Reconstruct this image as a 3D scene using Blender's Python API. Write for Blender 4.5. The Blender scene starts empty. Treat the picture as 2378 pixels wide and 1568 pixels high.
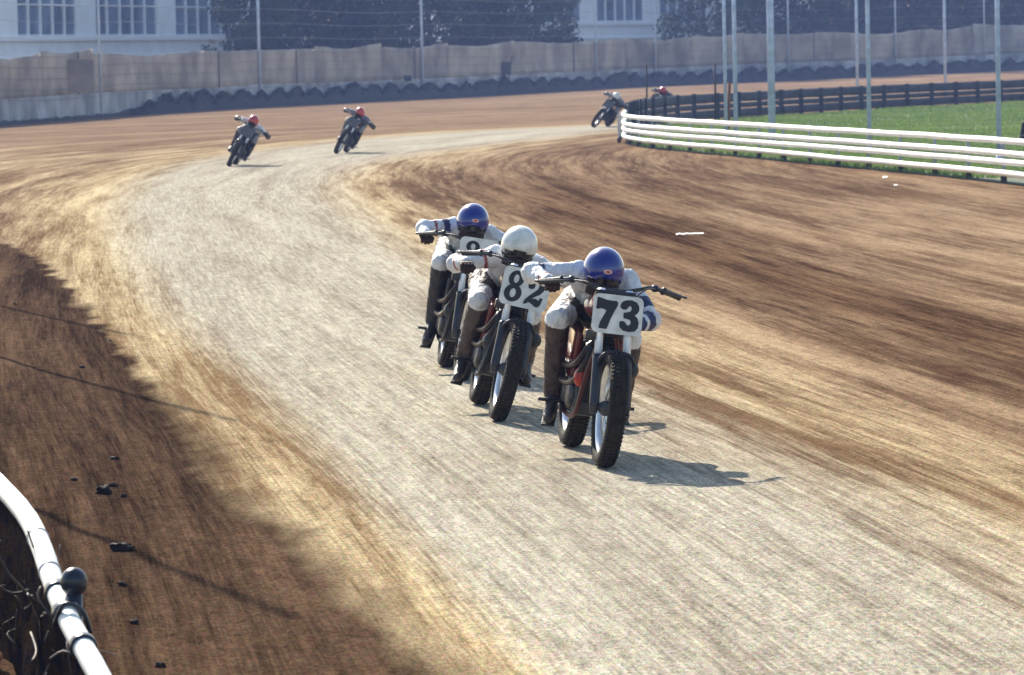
import bpy, bmesh, math, random
from mathutils import Vector, Matrix, noise
R = math.radians
random.seed(7)
scene = bpy.context.scene
COL = scene.collection

# ------------------------------------------------------------------ camera, sky, sun, exposure
CAM_H = 2.37
FPX = 10000.0            # focal length in units of a 2378 wide picture
W2, H2 = 1189.0, 784.0
PITCH = math.atan((784-127)/FPX)
ROLL = R(-1.2)
camd = bpy.data.cameras.new('camera'); cam = bpy.data.objects.new('camera', camd); COL.objects.link(cam)
CAMM = Matrix.Translation((0, 0, CAM_H)) @ Matrix.Rotation(math.pi/2-PITCH, 4, 'X') @ Matrix.Rotation(ROLL, 4, 'Z')
cam.matrix_world = CAMM
camd.sensor_width = 36; camd.lens = 36*FPX/2378
camd.clip_start = 0.5; camd.clip_end = 5000
camd.dof.use_dof = True; camd.dof.focus_distance = 25.2; camd.dof.aperture_fstop = 11
scene.camera = cam

SUN_EL, SUN_AZ = 33.0, -20.0        # azimuth from +Y towards +X
wd = bpy.data.worlds.new("World"); scene.world = wd; wd.use_nodes = True
nt = wd.node_tree; nt.nodes.clear()
sky = nt.nodes.new('ShaderNodeTexSky'); sky.sky_type = 'NISHITA'; sky.sun_disc = False
sky.sun_elevation = R(SUN_EL); sky.sun_rotation = R(SUN_AZ)
sky.air_density = 1.3; sky.dust_density = 1.0
bg = nt.nodes.new('ShaderNodeBackground'); bg.inputs[1].default_value = 0.10
wo = nt.nodes.new('ShaderNodeOutputWorld')
nt.links.new(sky.outputs[0], bg.inputs[0]); nt.links.new(bg.outputs[0], wo.inputs[0])
sl = bpy.data.lights.new('sun', 'SUN'); sl.energy = 5.0; sl.angle = R(0.5); sl.color = (1, 0.93, 0.80)
so = bpy.data.objects.new('sun', sl); COL.objects.link(so)
sd = Vector((math.sin(R(SUN_AZ))*math.cos(R(SUN_EL)), math.cos(R(SUN_AZ))*math.cos(R(SUN_EL)), math.sin(R(SUN_EL))))
so.rotation_euler = sd.to_track_quat('Z', 'Y').to_euler(); so.location = (0, 0, 60)
scene.view_settings.view_transform = 'Standard'; scene.view_settings.look = 'None'
scene.view_settings.exposure = 0.98; scene.view_settings.gamma = 1.0
scene.render.resolution_x = 1024; scene.render.resolution_y = 675
scene.render.engine = 'CYCLES'
scene.cycles.volume_bounces = 0

# ------------------------------------------------------------------ reading the place off the photograph (2378 wide pixel grid)
CR = CAMM.to_3x3()
def ray(u, v): return CR @ Vector(((u-W2)/FPX, -(v-H2)/FPX, -1.0))
def P(u, v, y):                        # the point at real distance y
    d = ray(u, v); return Vector((0, 0, CAM_H)) + d*(y/d.y)
def G(u, v, z=0.0):
    d = ray(u, v); return Vector((0, 0, CAM_H)) + d*((z-CAM_H)/d.z)
def lerp_tab(t, x):
    if x <= t[0][0]: return t[0][1]
    for (a, fa), (b, fb) in zip(t, t[1:]):
        if x <= b: return fa + (fb-fa)*(x-a)/(b-a)
    return t[-1][1]
def smooth_tab(t, x):                  # catmull-rom through the table
    n = len(t)
    if x <= t[0][0]:
        return t[0][1] + (x-t[0][0])*(t[1][1]-t[0][1])/(t[1][0]-t[0][0])
    if x >= t[-1][0]:
        return t[-1][1] + (x-t[-1][0])*(t[-1][1]-t[-2][1])/(t[-1][0]-t[-2][0])
    for i in range(n-1):
        if x <= t[i+1][0]:
            x0, y0 = t[i]; x1, y1 = t[i+1]; h = x1-x0
            m0 = ((y1-y0)/h if i == 0 else (y1-t[i-1][1])/(x1-t[i-1][0]))
            m1 = ((y1-y0)/h if i == n-2 else (t[i+2][1]-y0)/(t[i+2][0]-x0))
            s = (x-x0)/h
            return (2*s**3-3*s*s+1)*y0 + (s**3-2*s*s+s)*h*m0 + (-2*s**3+3*s*s)*y1 + (s**3-s*s)*h*m1
def sstep(a, b, x):
    t = max(0.0, min(1.0, (x-a)/(b-a))); return t*t*(3-2*t)

# ------------------------------------------------------------------ materials
MATS = {}
def mat(name, col, rough=0.7, metal=0.0, var=0.0, vscale=8.0, bump=0.0, bscale=60.0, spec=0.5, col2=None, coat=0.0):
    if name in MATS: return MATS[name]
    m = bpy.data.materials.new(name); m.use_nodes = True; n = m.node_tree; b = n.nodes['Principled BSDF']
    b.inputs['Base Color'].default_value = (*col, 1); b.inputs['Roughness'].default_value = rough
    b.inputs['Metallic'].default_value = metal; b.inputs['Specular IOR Level'].default_value = spec
    b.inputs['Coat Weight'].default_value = coat
    tc = n.nodes.new('ShaderNodeTexCoord')
    if var > 0 or col2:
        nz = n.nodes.new('ShaderNodeTexNoise'); nz.inputs['Scale'].default_value = vscale; nz.inputs['Detail'].default_value = 6
        n.links.new(tc.outputs['Object'], nz.inputs['Vector'])
        rp = n.nodes.new('ShaderNodeValToRGB'); rp.color_ramp.elements[0].position = 0.35; rp.color_ramp.elements[1].position = 0.68
        c2 = col2 or tuple(c*(1-var) for c in col); c1 = col if col2 else tuple(min(1, c*(1+var*0.5)) for c in col)
        rp.color_ramp.elements[0].color = (*c2, 1); rp.color_ramp.elements[1].color = (*c1, 1)
        n.links.new(nz.outputs['Fac'], rp.inputs[0]); n.links.new(rp.outputs[0], b.inputs['Base Color'])
    if bump > 0:
        nb = n.nodes.new('ShaderNodeTexNoise'); nb.inputs['Scale'].default_value = bscale; nb.inputs['Detail'].default_value = 5
        n.links.new(tc.outputs['Object'], nb.inputs['Vector'])
        bp = n.nodes.new('ShaderNodeBump'); bp.inputs['Strength'].default_value = bump; bp.inputs['Distance'].default_value = 0.02
        n.links.new(nb.outputs['Fac'], bp.inputs['Height']); n.links.new(bp.outputs[0], b.inputs['Normal'])
    MATS[name] = m; return m
def suit_mat():                        # leathers: colour read from the panel attribute, plus dust and creases
    m = mat('suit_leather', (0.7, 0.7, 0.7), 0.55, bump=1.0, bscale=13)
    m.node_tree.nodes['Bump'].inputs['Distance'].default_value = 0.05
    n = m.node_tree; b = n.nodes['Principled BSDF']
    at = n.nodes.new('ShaderNodeAttribute'); at.attribute_name = 'panel'
    tc = n.nodes.new('ShaderNodeTexCoord'); nz = n.nodes.new('ShaderNodeTexNoise'); nz.inputs['Scale'].default_value = 11; nz.inputs['Detail'].default_value = 7
    n.links.new(tc.outputs['Object'], nz.inputs['Vector'])
    mr = n.nodes.new('ShaderNodeMapRange'); mr.inputs[1].default_value = 0.45; mr.inputs[2].default_value = 0.75; mr.inputs[4].default_value = 0.30
    n.links.new(nz.outputs['Fac'], mr.inputs[0])
    mx = n.nodes.new('ShaderNodeMix'); mx.data_type = 'RGBA'
    n.links.new(mr.outputs[0], mx.inputs['Factor']); n.links.new(at.outputs['Color'], mx.inputs['A'])
    mx.inputs['B'].default_value = (0.16, 0.115, 0.08, 1)
    n.links.new(mx.outputs['Result'], b.inputs['Base Color'])
    return m
M_white_pipe = mat('white_rail_paint', (0.86, 0.86, 0.84), 0.4, var=0.12, vscale=3)
M_dark_metal = mat('dark_metal', (0.035, 0.035, 0.04), 0.45, 0.6, var=0.4, vscale=20, bump=0.2)
M_black_rub = mat('tyre_rubber', (0.018, 0.017, 0.017), 0.85, var=0.5, vscale=14, bump=0.5, bscale=90, col2=(0.045, 0.035, 0.026), spec=0.2)
M_chrome = mat('chrome', (0.75, 0.78, 0.82), 0.18, 1.0, var=0.15, vscale=30)
M_alu = mat('cast_aluminium', (0.09, 0.09, 0.095), 0.45, 0.6, var=0.45, vscale=25, bump=0.3)
M_rim = mat('bright_rim', (0.72, 0.73, 0.76), 0.3, 0.75, var=0.15, vscale=20)
M_red = mat('red_paint', (0.14, 0.012, 0.008), 0.3, var=0.3, vscale=8, coat=0.4)
M_blackp = mat('black_paint', (0.02, 0.02, 0.024), 0.35, var=0.3, vscale=8)
M_seat = mat('black_vinyl', (0.02, 0.019, 0.02), 0.6, bump=0.3)
M_plate = mat('white_plate', (0.72, 0.71, 0.68), 0.5, var=0.22, vscale=14)
M_ink = mat('black_numerals', (0.012, 0.012, 0.016), 0.6, var=0.2)
M_glove = mat('brown_glove_leather', (0.045, 0.02, 0.013), 0.7, var=0.4, vscale=30, bump=0.5)
M_boot = mat('black_boot_leather', (0.02, 0.018, 0.018), 0.5, var=0.5, vscale=15, bump=0.4, col2=(0.06, 0.045, 0.035))
M_skin = mat('skin', (0.42, 0.24, 0.16), 0.55, var=0.1)
M_visor = mat('dark_goggle_lens', (0.012, 0.010, 0.012), 0.25)
M_mask = mat('dark_face_cloth', (0.03, 0.018, 0.014), 0.9, bump=0.4)
M_emblem = mat('pale_emblem', (0.75, 0.5, 0.45), 0.5)
M_emblem2 = mat('red_emblem', (0.45, 0.03, 0.03), 0.5)
M_suit = suit_mat()
HELM = {'blue': mat('blue_helmet_paint', (0.006, 0.022, 0.23), 0.22, var=0.1, coat=0.8),
        'white': mat('white_helmet_paint', (0.74, 0.74, 0.70), 0.3, var=0.2, vscale=14, coat=0.5),
        'red': mat('red_helmet_paint', (0.45, 0.02, 0.012), 0.25, var=0.1, coat=0.7)}

# ------------------------------------------------------------------ object helpers
def link(name, me, m=None, parent=None):
    o = bpy.data.objects.new(name, me); COL.objects.link(o)
    if m is not None: me.materials.append(m)
    if parent is not None: o.parent = parent
    return o
def obj(name, bm, m=None, parent=None, smooth=True):
    me = bpy.data.meshes.new(name); bm.normal_update(); bm.to_mesh(me); bm.free()
    if smooth:
        for p in me.polygons: p.use_smooth = True
    return link(name, me, m, parent)
def tag(o, label=None, cat=None, group=None, kind=None):
    if label: o['label'] = label
    if cat: o['category'] = cat
    if group: o['group'] = group
    if kind: o['kind'] = kind
    return o
def empty(name, loc=(0, 0, 0)):
    o = bpy.data.objects.new(name, None); COL.objects.link(o); o.location = loc; o.empty_display_size = 0.2; return o
def copy_tree(o, parent=None):
    c = o.copy(); COL.objects.link(c)
    if parent is not None: c.parent = parent
    for ch in list(o.children): copy_tree(ch, c)
    return c
def box(bm, c, s, rot=None, bev=0.0):
    r = bmesh.ops.create_cube(bm, size=1.0); vs = r['verts']
    Mx = Matrix.Translation(c) @ (rot.to_4x4() if rot else Matrix.Identity(4)) @ Matrix.Diagonal((*s, 1))
    bmesh.ops.transform(bm, matrix=Mx, verts=vs)
    if bev > 0:
        es = list({e for v in vs for e in v.link_edges})
        bmesh.ops.bevel(bm, geom=es, offset=bev, segments=2, affect='EDGES', profile=0.6)
def frames(pts):
    ts = []
    for i in range(len(pts)):
        a = pts[max(0, i-1)]; b = pts[min(len(pts)-1, i+1)]; ts.append((b-a).normalized())
    up = Vector((0, 0, 1)) if abs(ts[0].z) < 0.9 else Vector((0, 1, 0))
    n = (up - ts[0]*up.dot(ts[0])).normalized(); out = []
    for t in ts:
        n = (n - t*n.dot(t)).normalized(); out.append((t, n, t.cross(n)))
    return out
def tube(bm, pts, rad, seg=10, cap=True):
    pts = [Vector(p) for p in pts]
    rad = rad if isinstance(rad, (list, tuple)) else [rad]*len(pts)
    rings = []
    for p, r, (t, n, b) in zip(pts, rad, frames(pts)):
        rings.append([bm.verts.new(p + (n*math.cos(2*math.pi*k/seg) + b*math.sin(2*math.pi*k/seg))*r) for k in range(seg)])
    for A, B in zip(rings, rings[1:]):
        for k in range(seg): bm.faces.new((A[k], A[(k+1) % seg], B[(k+1) % seg], B[k]))
    if cap:
        bm.faces.new(list(reversed(rings[0]))); bm.faces.new(rings[-1])
def curve_pts(pts, n=6):
    pts = [Vector(p) for p in pts]; out = []
    for i in range(len(pts)-1):
        p0 = pts[max(0, i-1)]; p1 = pts[i]; p2 = pts[i+1]; p3 = pts[min(len(pts)-1, i+2)]
        for k in range(n):
            t = k/n
            out.append(0.5*((2*p1) + (p2-p0)*t + (2*p0-5*p1+4*p2-p3)*t*t + (3*p1-p0-3*p2+p3)*t**3))
    out.append(pts[-1]); return out
def ball(bm, c, s, u=16, v=12, rot=None):
    r = bmesh.ops.create_uvsphere(bm, u_segments=u, v_segments=v, radius=1.0)
    s = s if isinstance(s, (tuple, list)) else (s, s, s)
    bmesh.ops.transform(bm, matrix=Matrix.Translation(c) @ (rot.to_4x4() if rot else Matrix.Identity(4)) @ Matrix.Diagonal((*s, 1)), verts=r['verts'])
def lathe_x(bm, prof, c, seg=64):      # revolve (x, radius) profile about the X axis
    rings = []
    for k in range(seg):
        a = 2*math.pi*k/seg
        rings.append([bm.verts.new(Vector(c) + Vector((x, r*math.cos(a), r*math.sin(a)))) for x, r in prof])
    n = len(prof)
    for k in range(seg):
        A, B = rings[k], rings[(k+1) % seg]
        for i in range(n): bm.faces.new((A[i], A[(i+1) % n], B[(i+1) % n], B[i]))
def poly_prism(bm, pts, thick, fn):    # flat outline (a,b) -> fn(a,b,depth)
    f = [bm.verts.new(fn(a, b, 0)) for a, b in pts]; g = [bm.verts.new(fn(a, b, thick)) for a, b in pts]
    bm.faces.new(f); bm.faces.new(list(reversed(g)))
    for i in range(len(pts)):
        j = (i+1) % len(pts); bm.faces.new((f[j], f[i], g[i], g[j]))
def fused(name, build, voxel, m=None, parent=None, smooth=3, paint=None):
    bm = bmesh.new(); build(bm); me = bpy.data.meshes.new('tmp'); bm.to_mesh(me); bm.free()
    o = bpy.data.objects.new('tmp', me); COL.objects.link(o)
    rm = o.modifiers.new('r', 'REMESH'); rm.mode = 'VOXEL'; rm.voxel_size = voxel
    sm = o.modifiers.new('s', 'SMOOTH'); sm.factor = 0.5; sm.iterations = smooth
    dg = bpy.context.evaluated_depsgraph_get(); dg.update()
    nm = bpy.data.meshes.new_from_object(o.evaluated_get(dg)); nm.name = name
    bpy.data.objects.remove(o); bpy.data.meshes.remove(me)
    nm.materials.clear()
    for p in nm.polygons: p.use_smooth = True
    if paint:
        nm.calc_loop_triangles() if False else None
        nr = [v.normal.copy() for v in nm.vertices]
        for v, q in zip(nm.vertices, nr):
            c = v.co; f = 1-abs(noise.noise(Vector((c.x*22, c.y*12, c.z*20))))*2.2; g_ = noise.noise(c*7)
            v.co = c + q*(0.0045*f*abs(f) + 0.003*g_)
        at = nm.color_attributes.new('panel', 'FLOAT_COLOR', 'POINT')
        for i, v in enumerate(nm.vertices): at.data[i].color = (*paint(v.co), 1)
    return link(name, nm, m, parent)
def capsule(bm, a, b, ra, rb):
    a = Vector(a); b = Vector(b)
    ball(bm, a, ra, 14, 10); ball(bm, b, rb, 14, 10)
    tube(bm, [a, b], [ra, rb], 14)

# ------------------------------------------------------------------ lie of the land
WALL = [(-500, 128, 318, 140), (-200, 131, 303, 155), (0, 127, 292, 168), (187, 116, 278, 182), (333, 116, 266, 194), (500, 116, 255, 206), (600, 104, 249, 213),
        (793, 109, 239, 228), (1126, 97, 223, 250), (1459, 88, 203, 278), (1585, 84, 198, 284), (1819, 73, 188, 294), (2085, 71, 176, 305),
        (2160, 64, 172, 309), (2378, 55, 163, 320), (2700, 45, 150, 335), (3100, 35, 135, 350)]
WB = [P(u, vb, d) for u, vt, vb, d in WALL]; WT = [P(u, vt, d) for u, vt, vb, d in WALL]
zw_tab = [(p.x/p.y, p.z) for p in WB]; yw_tab = [(p.x/p.y, p.y) for p in WB]
def terrain(x, y):
    a = x/max(y, 1.0); yw = lerp_tab(yw_tab, a)
    return lerp_tab(zw_tab, a)*sstep(0.78, 0.99, y/yw)

def gx(pts): return sorted([(G(u, v).y, G(u, v).x) for u, v in pts])
# racing groove: its left and right edge as seen on the ground
LEFT = gx([(1150, 302), (900, 318), (700, 338), (480, 368), (350, 410), (290, 470), (290, 560), (350, 680), (470, 800), (620, 930), (800, 1110), (1040, 1330), (1300, 1568), (1560, 1800)])
RIGHT = gx([(1520, 296), (1300, 318), (1000, 352), (860, 378), (775, 415), (770, 450), (840, 510), (960, 600), (1180, 760), (1420, 900), (1700, 1020), (2000, 1160), (2378, 1360), (2800, 1600), (3100, 1800)])
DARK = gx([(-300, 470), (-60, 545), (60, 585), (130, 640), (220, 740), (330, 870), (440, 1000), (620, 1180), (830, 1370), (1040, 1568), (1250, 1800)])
WET = gx([(1250, 440), (1420, 510), (1600, 575), (1800, 640), (2050, 715), (2378, 810), (2800, 930)])
def xl(y): return smooth_tab(LEFT, y) if y < LEFT[-1][0] else LEFT[-1][1] + (y-LEFT[-1][0])*0.75
def xr(y): return smooth_tab(RIGHT, y) if y < RIGHT[-1][0] else RIGHT[-1][1] + (y-RIGHT[-1][0])*0.75
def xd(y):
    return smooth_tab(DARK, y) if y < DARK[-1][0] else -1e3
FENCE = [G(2950, 497), G(2650, 463), G(2378, 433), G(2150, 408), G(1900, 384), G(1700, 364), G(1560, 351), G(1490, 343), G(1458, 337), G(1449, 333), G(1449, 328), G(1453, 322)]
FENCE2 = [G(1456, 318), G(1466, 309), G(1488, 299), G(1520, 292), G(1600, 283), G(1700, 276), G(1800, 269), G(2000, 256), G(2200, 245), G(2378, 236), G(2700, 222), G(3100, 208)]

# ------------------------------------------------------------------ ground
def track_material():
    m = bpy.data.materials.new('track_dirt'); m.use_nodes = True; n = m.node_tree; L = n.links; b = n.nodes['Principled BSDF']
    b.inputs['Roughness'].default_value = 1.0; b.inputs['Specular IOR Level'].default_value = 0.0
    uv = n.nodes.new('ShaderNodeUVMap'); uv.uv_map = 'track'
    at = n.nodes.new('ShaderNodeAttribute'); at.attribute_name = 'soil'
    sp = n.nodes.new('ShaderNodeSeparateColor'); L.new(at.outputs['Color'], sp.inputs[0])
    tc = n.nodes.new('ShaderNodeTexCoord')
    def nz(sx, sy, scale, det=5, rough=0.6, src=None, dist=0.0):
        mp = n.nodes.new('ShaderNodeMapping'); mp.inputs['Scale'].default_value = (sx, sy, 1)
        L.new(src or uv.outputs[0], mp.inputs['Vector'])
        t = n.nodes.new('ShaderNodeTexNoise'); t.inputs['Scale'].default_value = scale; t.inputs['Detail'].default_value = det
        t.inputs['Roughness'].default_value = rough; t.inputs['Distortion'].default_value = dist
        L.new(mp.outputs[0], t.inputs['Vector']); return t.outputs['Fac']
    def rng(x, a, b2, c=0.0, d=1.0):
        r = n.nodes.new('ShaderNodeMapRange'); r.inputs[1].default_value = a; r.inputs[2].default_value = b2; r.inputs[3].default_value = c; r.inputs[4].default_value = d
        L.new(x, r.inputs[0]); return r.outputs[0]
    def op(o, x, y):
        q = n.nodes.new('ShaderNodeMath'); q.operation = o
        for i, s in enumerate((x, y)):
            if isinstance(s, (int, float)): q.inputs[i].default_value = s
            else: L.new(s, q.inputs[i])
        return q.outputs[0]
    def mix(f, A, B):
        q = n.nodes.new('ShaderNodeMix'); q.data_type = 'RGBA'; L.new(f, q.inputs['Factor'])
        for nm, s in (('A', A), ('B', B)):
            if isinstance(s, tuple): q.inputs[nm].default_value = (*s, 1)
            else: L.new(s, q.inputs[nm])
        return q.outputs['Result']
    st1 = nz(2.6, 0.09, 1.0, 6, 0.65)          # broad streaks along the lap
    st2 = nz(9.0, 0.22, 1.0, 5, 0.7)           # finer tyre lines
    st3 = nz(30.0, 0.6, 1.0, 3, 0.6)
    st4 = nz(62.0, 0.9, 1.0, 2, 0.7)
    blot = nz(0.5, 0.16, 1.0, 5, 0.6, tc.outputs['Object'])
    grain = nz(1, 0.55, 38.0, 4, 0.75, tc.outputs['Object'])
    grain2 = nz(1, 0.3, 9.0, 6, 0.8, tc.outputs['Object'])
    st0 = nz(0.7, 0.045, 1.0, 4, 0.6)
    stre = op('ADD', op('ADD', op('MULTIPLY', st0, 0.3), op('MULTIPLY', st1, 0.32)), op('ADD', op('MULTIPLY', st2, 0.23), op('ADD', op('MULTIPLY', st3, 0.13), op('MULTIPLY', op('SUBTRACT', st4, 0.5), 0.16))))
    f = rng(stre, 0.435, 0.565)
    brown = mix(f, (0.075, 0.040, 0.024), (0.36, 0.255, 0.16))
    brown = mix(rng(blot, 0.35, 0.7, 0.0, 0.45), brown, (0.31, 0.20, 0.115))
    wetc = mix(f, (0.042, 0.021, 0.012), (0.19, 0.115, 0.065)); brown = mix(at.outputs['Alpha'], brown, wetc)
    f2 = rng(op('ADD', op('MULTIPLY', stre, 0.7), op('ADD', op('MULTIPLY', st3, 0.3), op('MULTIPLY', op('SUBTRACT', st4, 0.5), 0.14))), 0.40, 0.585)
    grey = mix(f2, (0.27, 0.235, 0.185), (0.49, 0.445, 0.35))
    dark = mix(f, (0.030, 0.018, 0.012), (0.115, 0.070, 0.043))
    tan = mix(f, (0.20, 0.13, 0.07), (0.54, 0.43, 0.26))
    wob = op('MULTIPLY', op('SUBTRACT', stre, 0.5), 1.7)
    def edge(ch):
        return rng(op('ADD', sp.outputs[ch], op('MULTIPLY', wob, op('MULTIPLY', 4.0, op('MULTIPLY', sp.outputs[ch], op('SUBTRACT', 1.0, sp.outputs[ch]))))), 0.22, 0.78)
    c = mix(edge(2), brown, tan)
    c = mix(op('MULTIPLY', edge(0), rng(st1, 0.30, 0.50, 0.72, 1.0)), c, grey)
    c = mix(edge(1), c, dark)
    grain3 = nz(1, 0.45, 110.0, 2, 0.8, tc.outputs['Object'])
    gf = op('ADD', op('MULTIPLY', grain, 0.42), op('ADD', op('MULTIPLY', grain2, 0.3), op('MULTIPLY', grain3, 0.28)))
    mp = n.nodes.new('ShaderNodeMapping'); mp.inputs['Scale'].default_value = (1, 0.35, 1); L.new(tc.outputs['Object'], mp.inputs['Vector'])
    cn = n.nodes.new('ShaderNodeTexNoise'); cn.inputs['Scale'].default_value = 45; cn.inputs['Detail'].default_value = 4; cn.inputs['Roughness'].default_value = 0.8; L.new(mp.outputs[0], cn.inputs['Vector'])
    ov = n.nodes.new('ShaderNodeMix'); ov.data_type = 'RGBA'; ov.blend_type = 'OVERLAY'; ov.inputs['Factor'].default_value = 0.55
    L.new(c, ov.inputs['A']); L.new(cn.outputs['Color'], ov.inputs['B']); c = ov.outputs['Result']
    g = rng(gf, 0.40, 0.60, 0.46, 1.54)
    hs = n.nodes.new('ShaderNodeHueSaturation'); L.new(c, hs.inputs['Color']); L.new(g, hs.inputs['Value'])
    L.new(hs.outputs[0], b.inputs['Base Color'])
    bp = n.nodes.new('ShaderNodeBump'); bp.inputs['Strength'].default_value = 0.9; bp.inputs['Distance'].default_value = 0.04
    L.new(op('ADD', op('MULTIPLY', gf, 0.8), op('MULTIPLY', stre, 0.6)), bp.inputs['Height']); L.new(bp.outputs[0], b.inputs['Normal'])
    return m
def ground_z(x, y):
    c = (xl(y)+xr(y))/2
    z = terrain(x, y) + 0.012*noise.noise(Vector(((x-c)*2.2, y*0.2, 3)))*(1 if y < 120 else 0.3)
    return z + 0.05*sstep(0.0, 1.4, xd(y)-x)*(0.35+0.65*abs(noise.noise(Vector((x*2.3, y*0.8, 5))))*2)
def build_track():
    rows, cols = 430, 150; y0, y1 = 9.0, 420.0
    verts = []; uvs = []; soil = []; faces = []
    for i in range(rows):
        y = y0*(y1/y0)**(i/(rows-1)); hw = 0.165*y + 2.0
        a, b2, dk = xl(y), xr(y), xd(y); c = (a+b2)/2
        for j in range(cols):
            x = -hw + 2*hw*j/(cols-1)
            nn = noise.noise(Vector((x*0.5, y*0.12, 0)))
            z = ground_z(x, y)
            verts.append((x, y, z)); uvs.append((x-c, y))
            wdt = 0.10+0.007*y
            gr = sstep(-wdt*2.0, wdt*2.0, x-a)*sstep(-wdt*(2.5+5*(1-sstep(20, 45, y))), wdt*(2.5+5*(1-sstep(20, 45, y))), b2-x)
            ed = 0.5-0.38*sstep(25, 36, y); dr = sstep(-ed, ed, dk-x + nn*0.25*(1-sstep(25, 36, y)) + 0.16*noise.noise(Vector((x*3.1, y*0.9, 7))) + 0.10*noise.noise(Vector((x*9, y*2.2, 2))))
            tn = math.exp(-((x-(a-0.35))/(0.75+0.01*y))**2)*0.95 + math.exp(-((x-(b2+0.5))/(1.0+0.012*y))**2)*0.6
            if x < a: tn = max(tn, 0.55*sstep(60, 75, y)*(1-sstep(105, 150, y)))
            wt_ = math.exp(-((x-smooth_tab(WET, y))/(0.55+0.012*y))**2)*sstep(24, 32, y)*(1-sstep(55, 95, y)) + 0.35*sstep(0.8, 2.5, x-b2)*sstep(60, 75, y)*(1-sstep(115, 150, y))
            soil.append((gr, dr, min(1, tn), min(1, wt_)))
    for i in range(rows-1):
        for j in range(cols-1):
            k = i*cols+j; faces.append((k, k+1, k+cols+1, k+cols))
    me = bpy.data.meshes.new('dirt_track'); me.from_pydata(verts, [], faces)
    ul = me.uv_layers.new(name='track')
    for lp in me.loops: ul.data[lp.index].uv = uvs[lp.vertex_index]
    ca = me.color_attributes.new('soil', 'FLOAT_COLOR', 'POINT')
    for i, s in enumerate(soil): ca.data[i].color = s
    for p in me.polygons: p.use_smooth = True
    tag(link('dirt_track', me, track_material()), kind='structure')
build_track()
bm = bmesh.new()
vs = [bm.verts.new(p) for p in ((-1500, -300, -0.6), (1500, -300, -0.6), (1500, 2600, -0.6), (-1500, 2600, -0.6))]; bm.faces.new(vs)
tag(obj('ground', bm, mat('far_ground', (0.16, 0.11, 0.06), 0.95, var=0.4, vscale=0.05)), kind='structure')

# infield lawn between the two legs of the inside rail
inner = [p + Vector((0.10, -0.45, 0)) for p in FENCE] + [p + Vector((0.2, -0.5, 0)) for p in FENCE2]
bm = bmesh.new(); lv = [bm.verts.new((p.x, p.y, 0.018)) for p in inner]; bm.faces.new(lv)
bmesh.ops.triangulate(bm, faces=bm.faces[:])
tag(obj('infield', bm, mat('lawn_soil', (0.05, 0.075, 0.022), 0.95, var=0.5, vscale=0.8), smooth=False), kind='structure')
def inside(x, y, poly):
    c = False; j = len(poly)-1
    for i in range(len(poly)):
        a, b = poly[i], poly[j]
        if (a.y > y) != (b.y > y) and x < (b.x-a.x)*(y-a.y)/(b.y-a.y)+a.x: c = not c
        j = i
    return c
def grass():
    verts = []; faces = []
    rg = random.Random(3); n = 0
    while n < 62000:
        y = rg.uniform(76, 190); x = rg.uniform(2.0, 0.128*y+1)
        if not inside(x, y, inner): continue
        n += 1
        h = rg.uniform(0.035, 0.085)*(1.25 if noise.noise(Vector((x*0.5, y*0.15, 0))) > 0 else 0.8); w = rg.uniform(0.018, 0.04); a = rg.uniform(0, math.pi)
        dx, dy = math.cos(a)*w, math.sin(a)*w; lx, ly = rg.uniform(-.03, .03), rg.uniform(-.03, .03)
        k = len(verts); verts += [(x-dx, y-dy, 0.015), (x+dx, y+dy, 0.015), (x+lx, y+ly, 0.015+h)]; faces.append((k, k+1, k+2))
    me = bpy.data.meshes.new('grass'); me.from_pydata(verts, [], faces)
    m = mat('grass_blades', (0.36, 0.40, 0.13), 0.8, vscale=0.16, col2=(0.09, 0.17, 0.07), spec=0.2)
    b = m.node_tree.nodes['Principled BSDF']; b.inputs['Subsurface Weight'].default_value = 0.0
    tr = m.node_tree.nodes.new('ShaderNodeBsdfTranslucent'); tr.inputs[0].default_value = (0.16, 0.24, 0.05, 1)
    mx = m.node_tree.nodes.new('ShaderNodeMixShader'); mx.inputs[0].default_value = 0.3
    m.node_tree.links.new(b.outputs[0], mx.inputs[1]); m.node_tree.links.new(tr.outputs[0], mx.inputs[2])
    m.node_tree.links.new(mx.outputs[0], m.node_tree.nodes['Material Output'].inputs[0])
    tag(link('grass', me, m), 'mown green infield grass behind the white rail', 'grass', kind='stuff')
grass()

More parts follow.
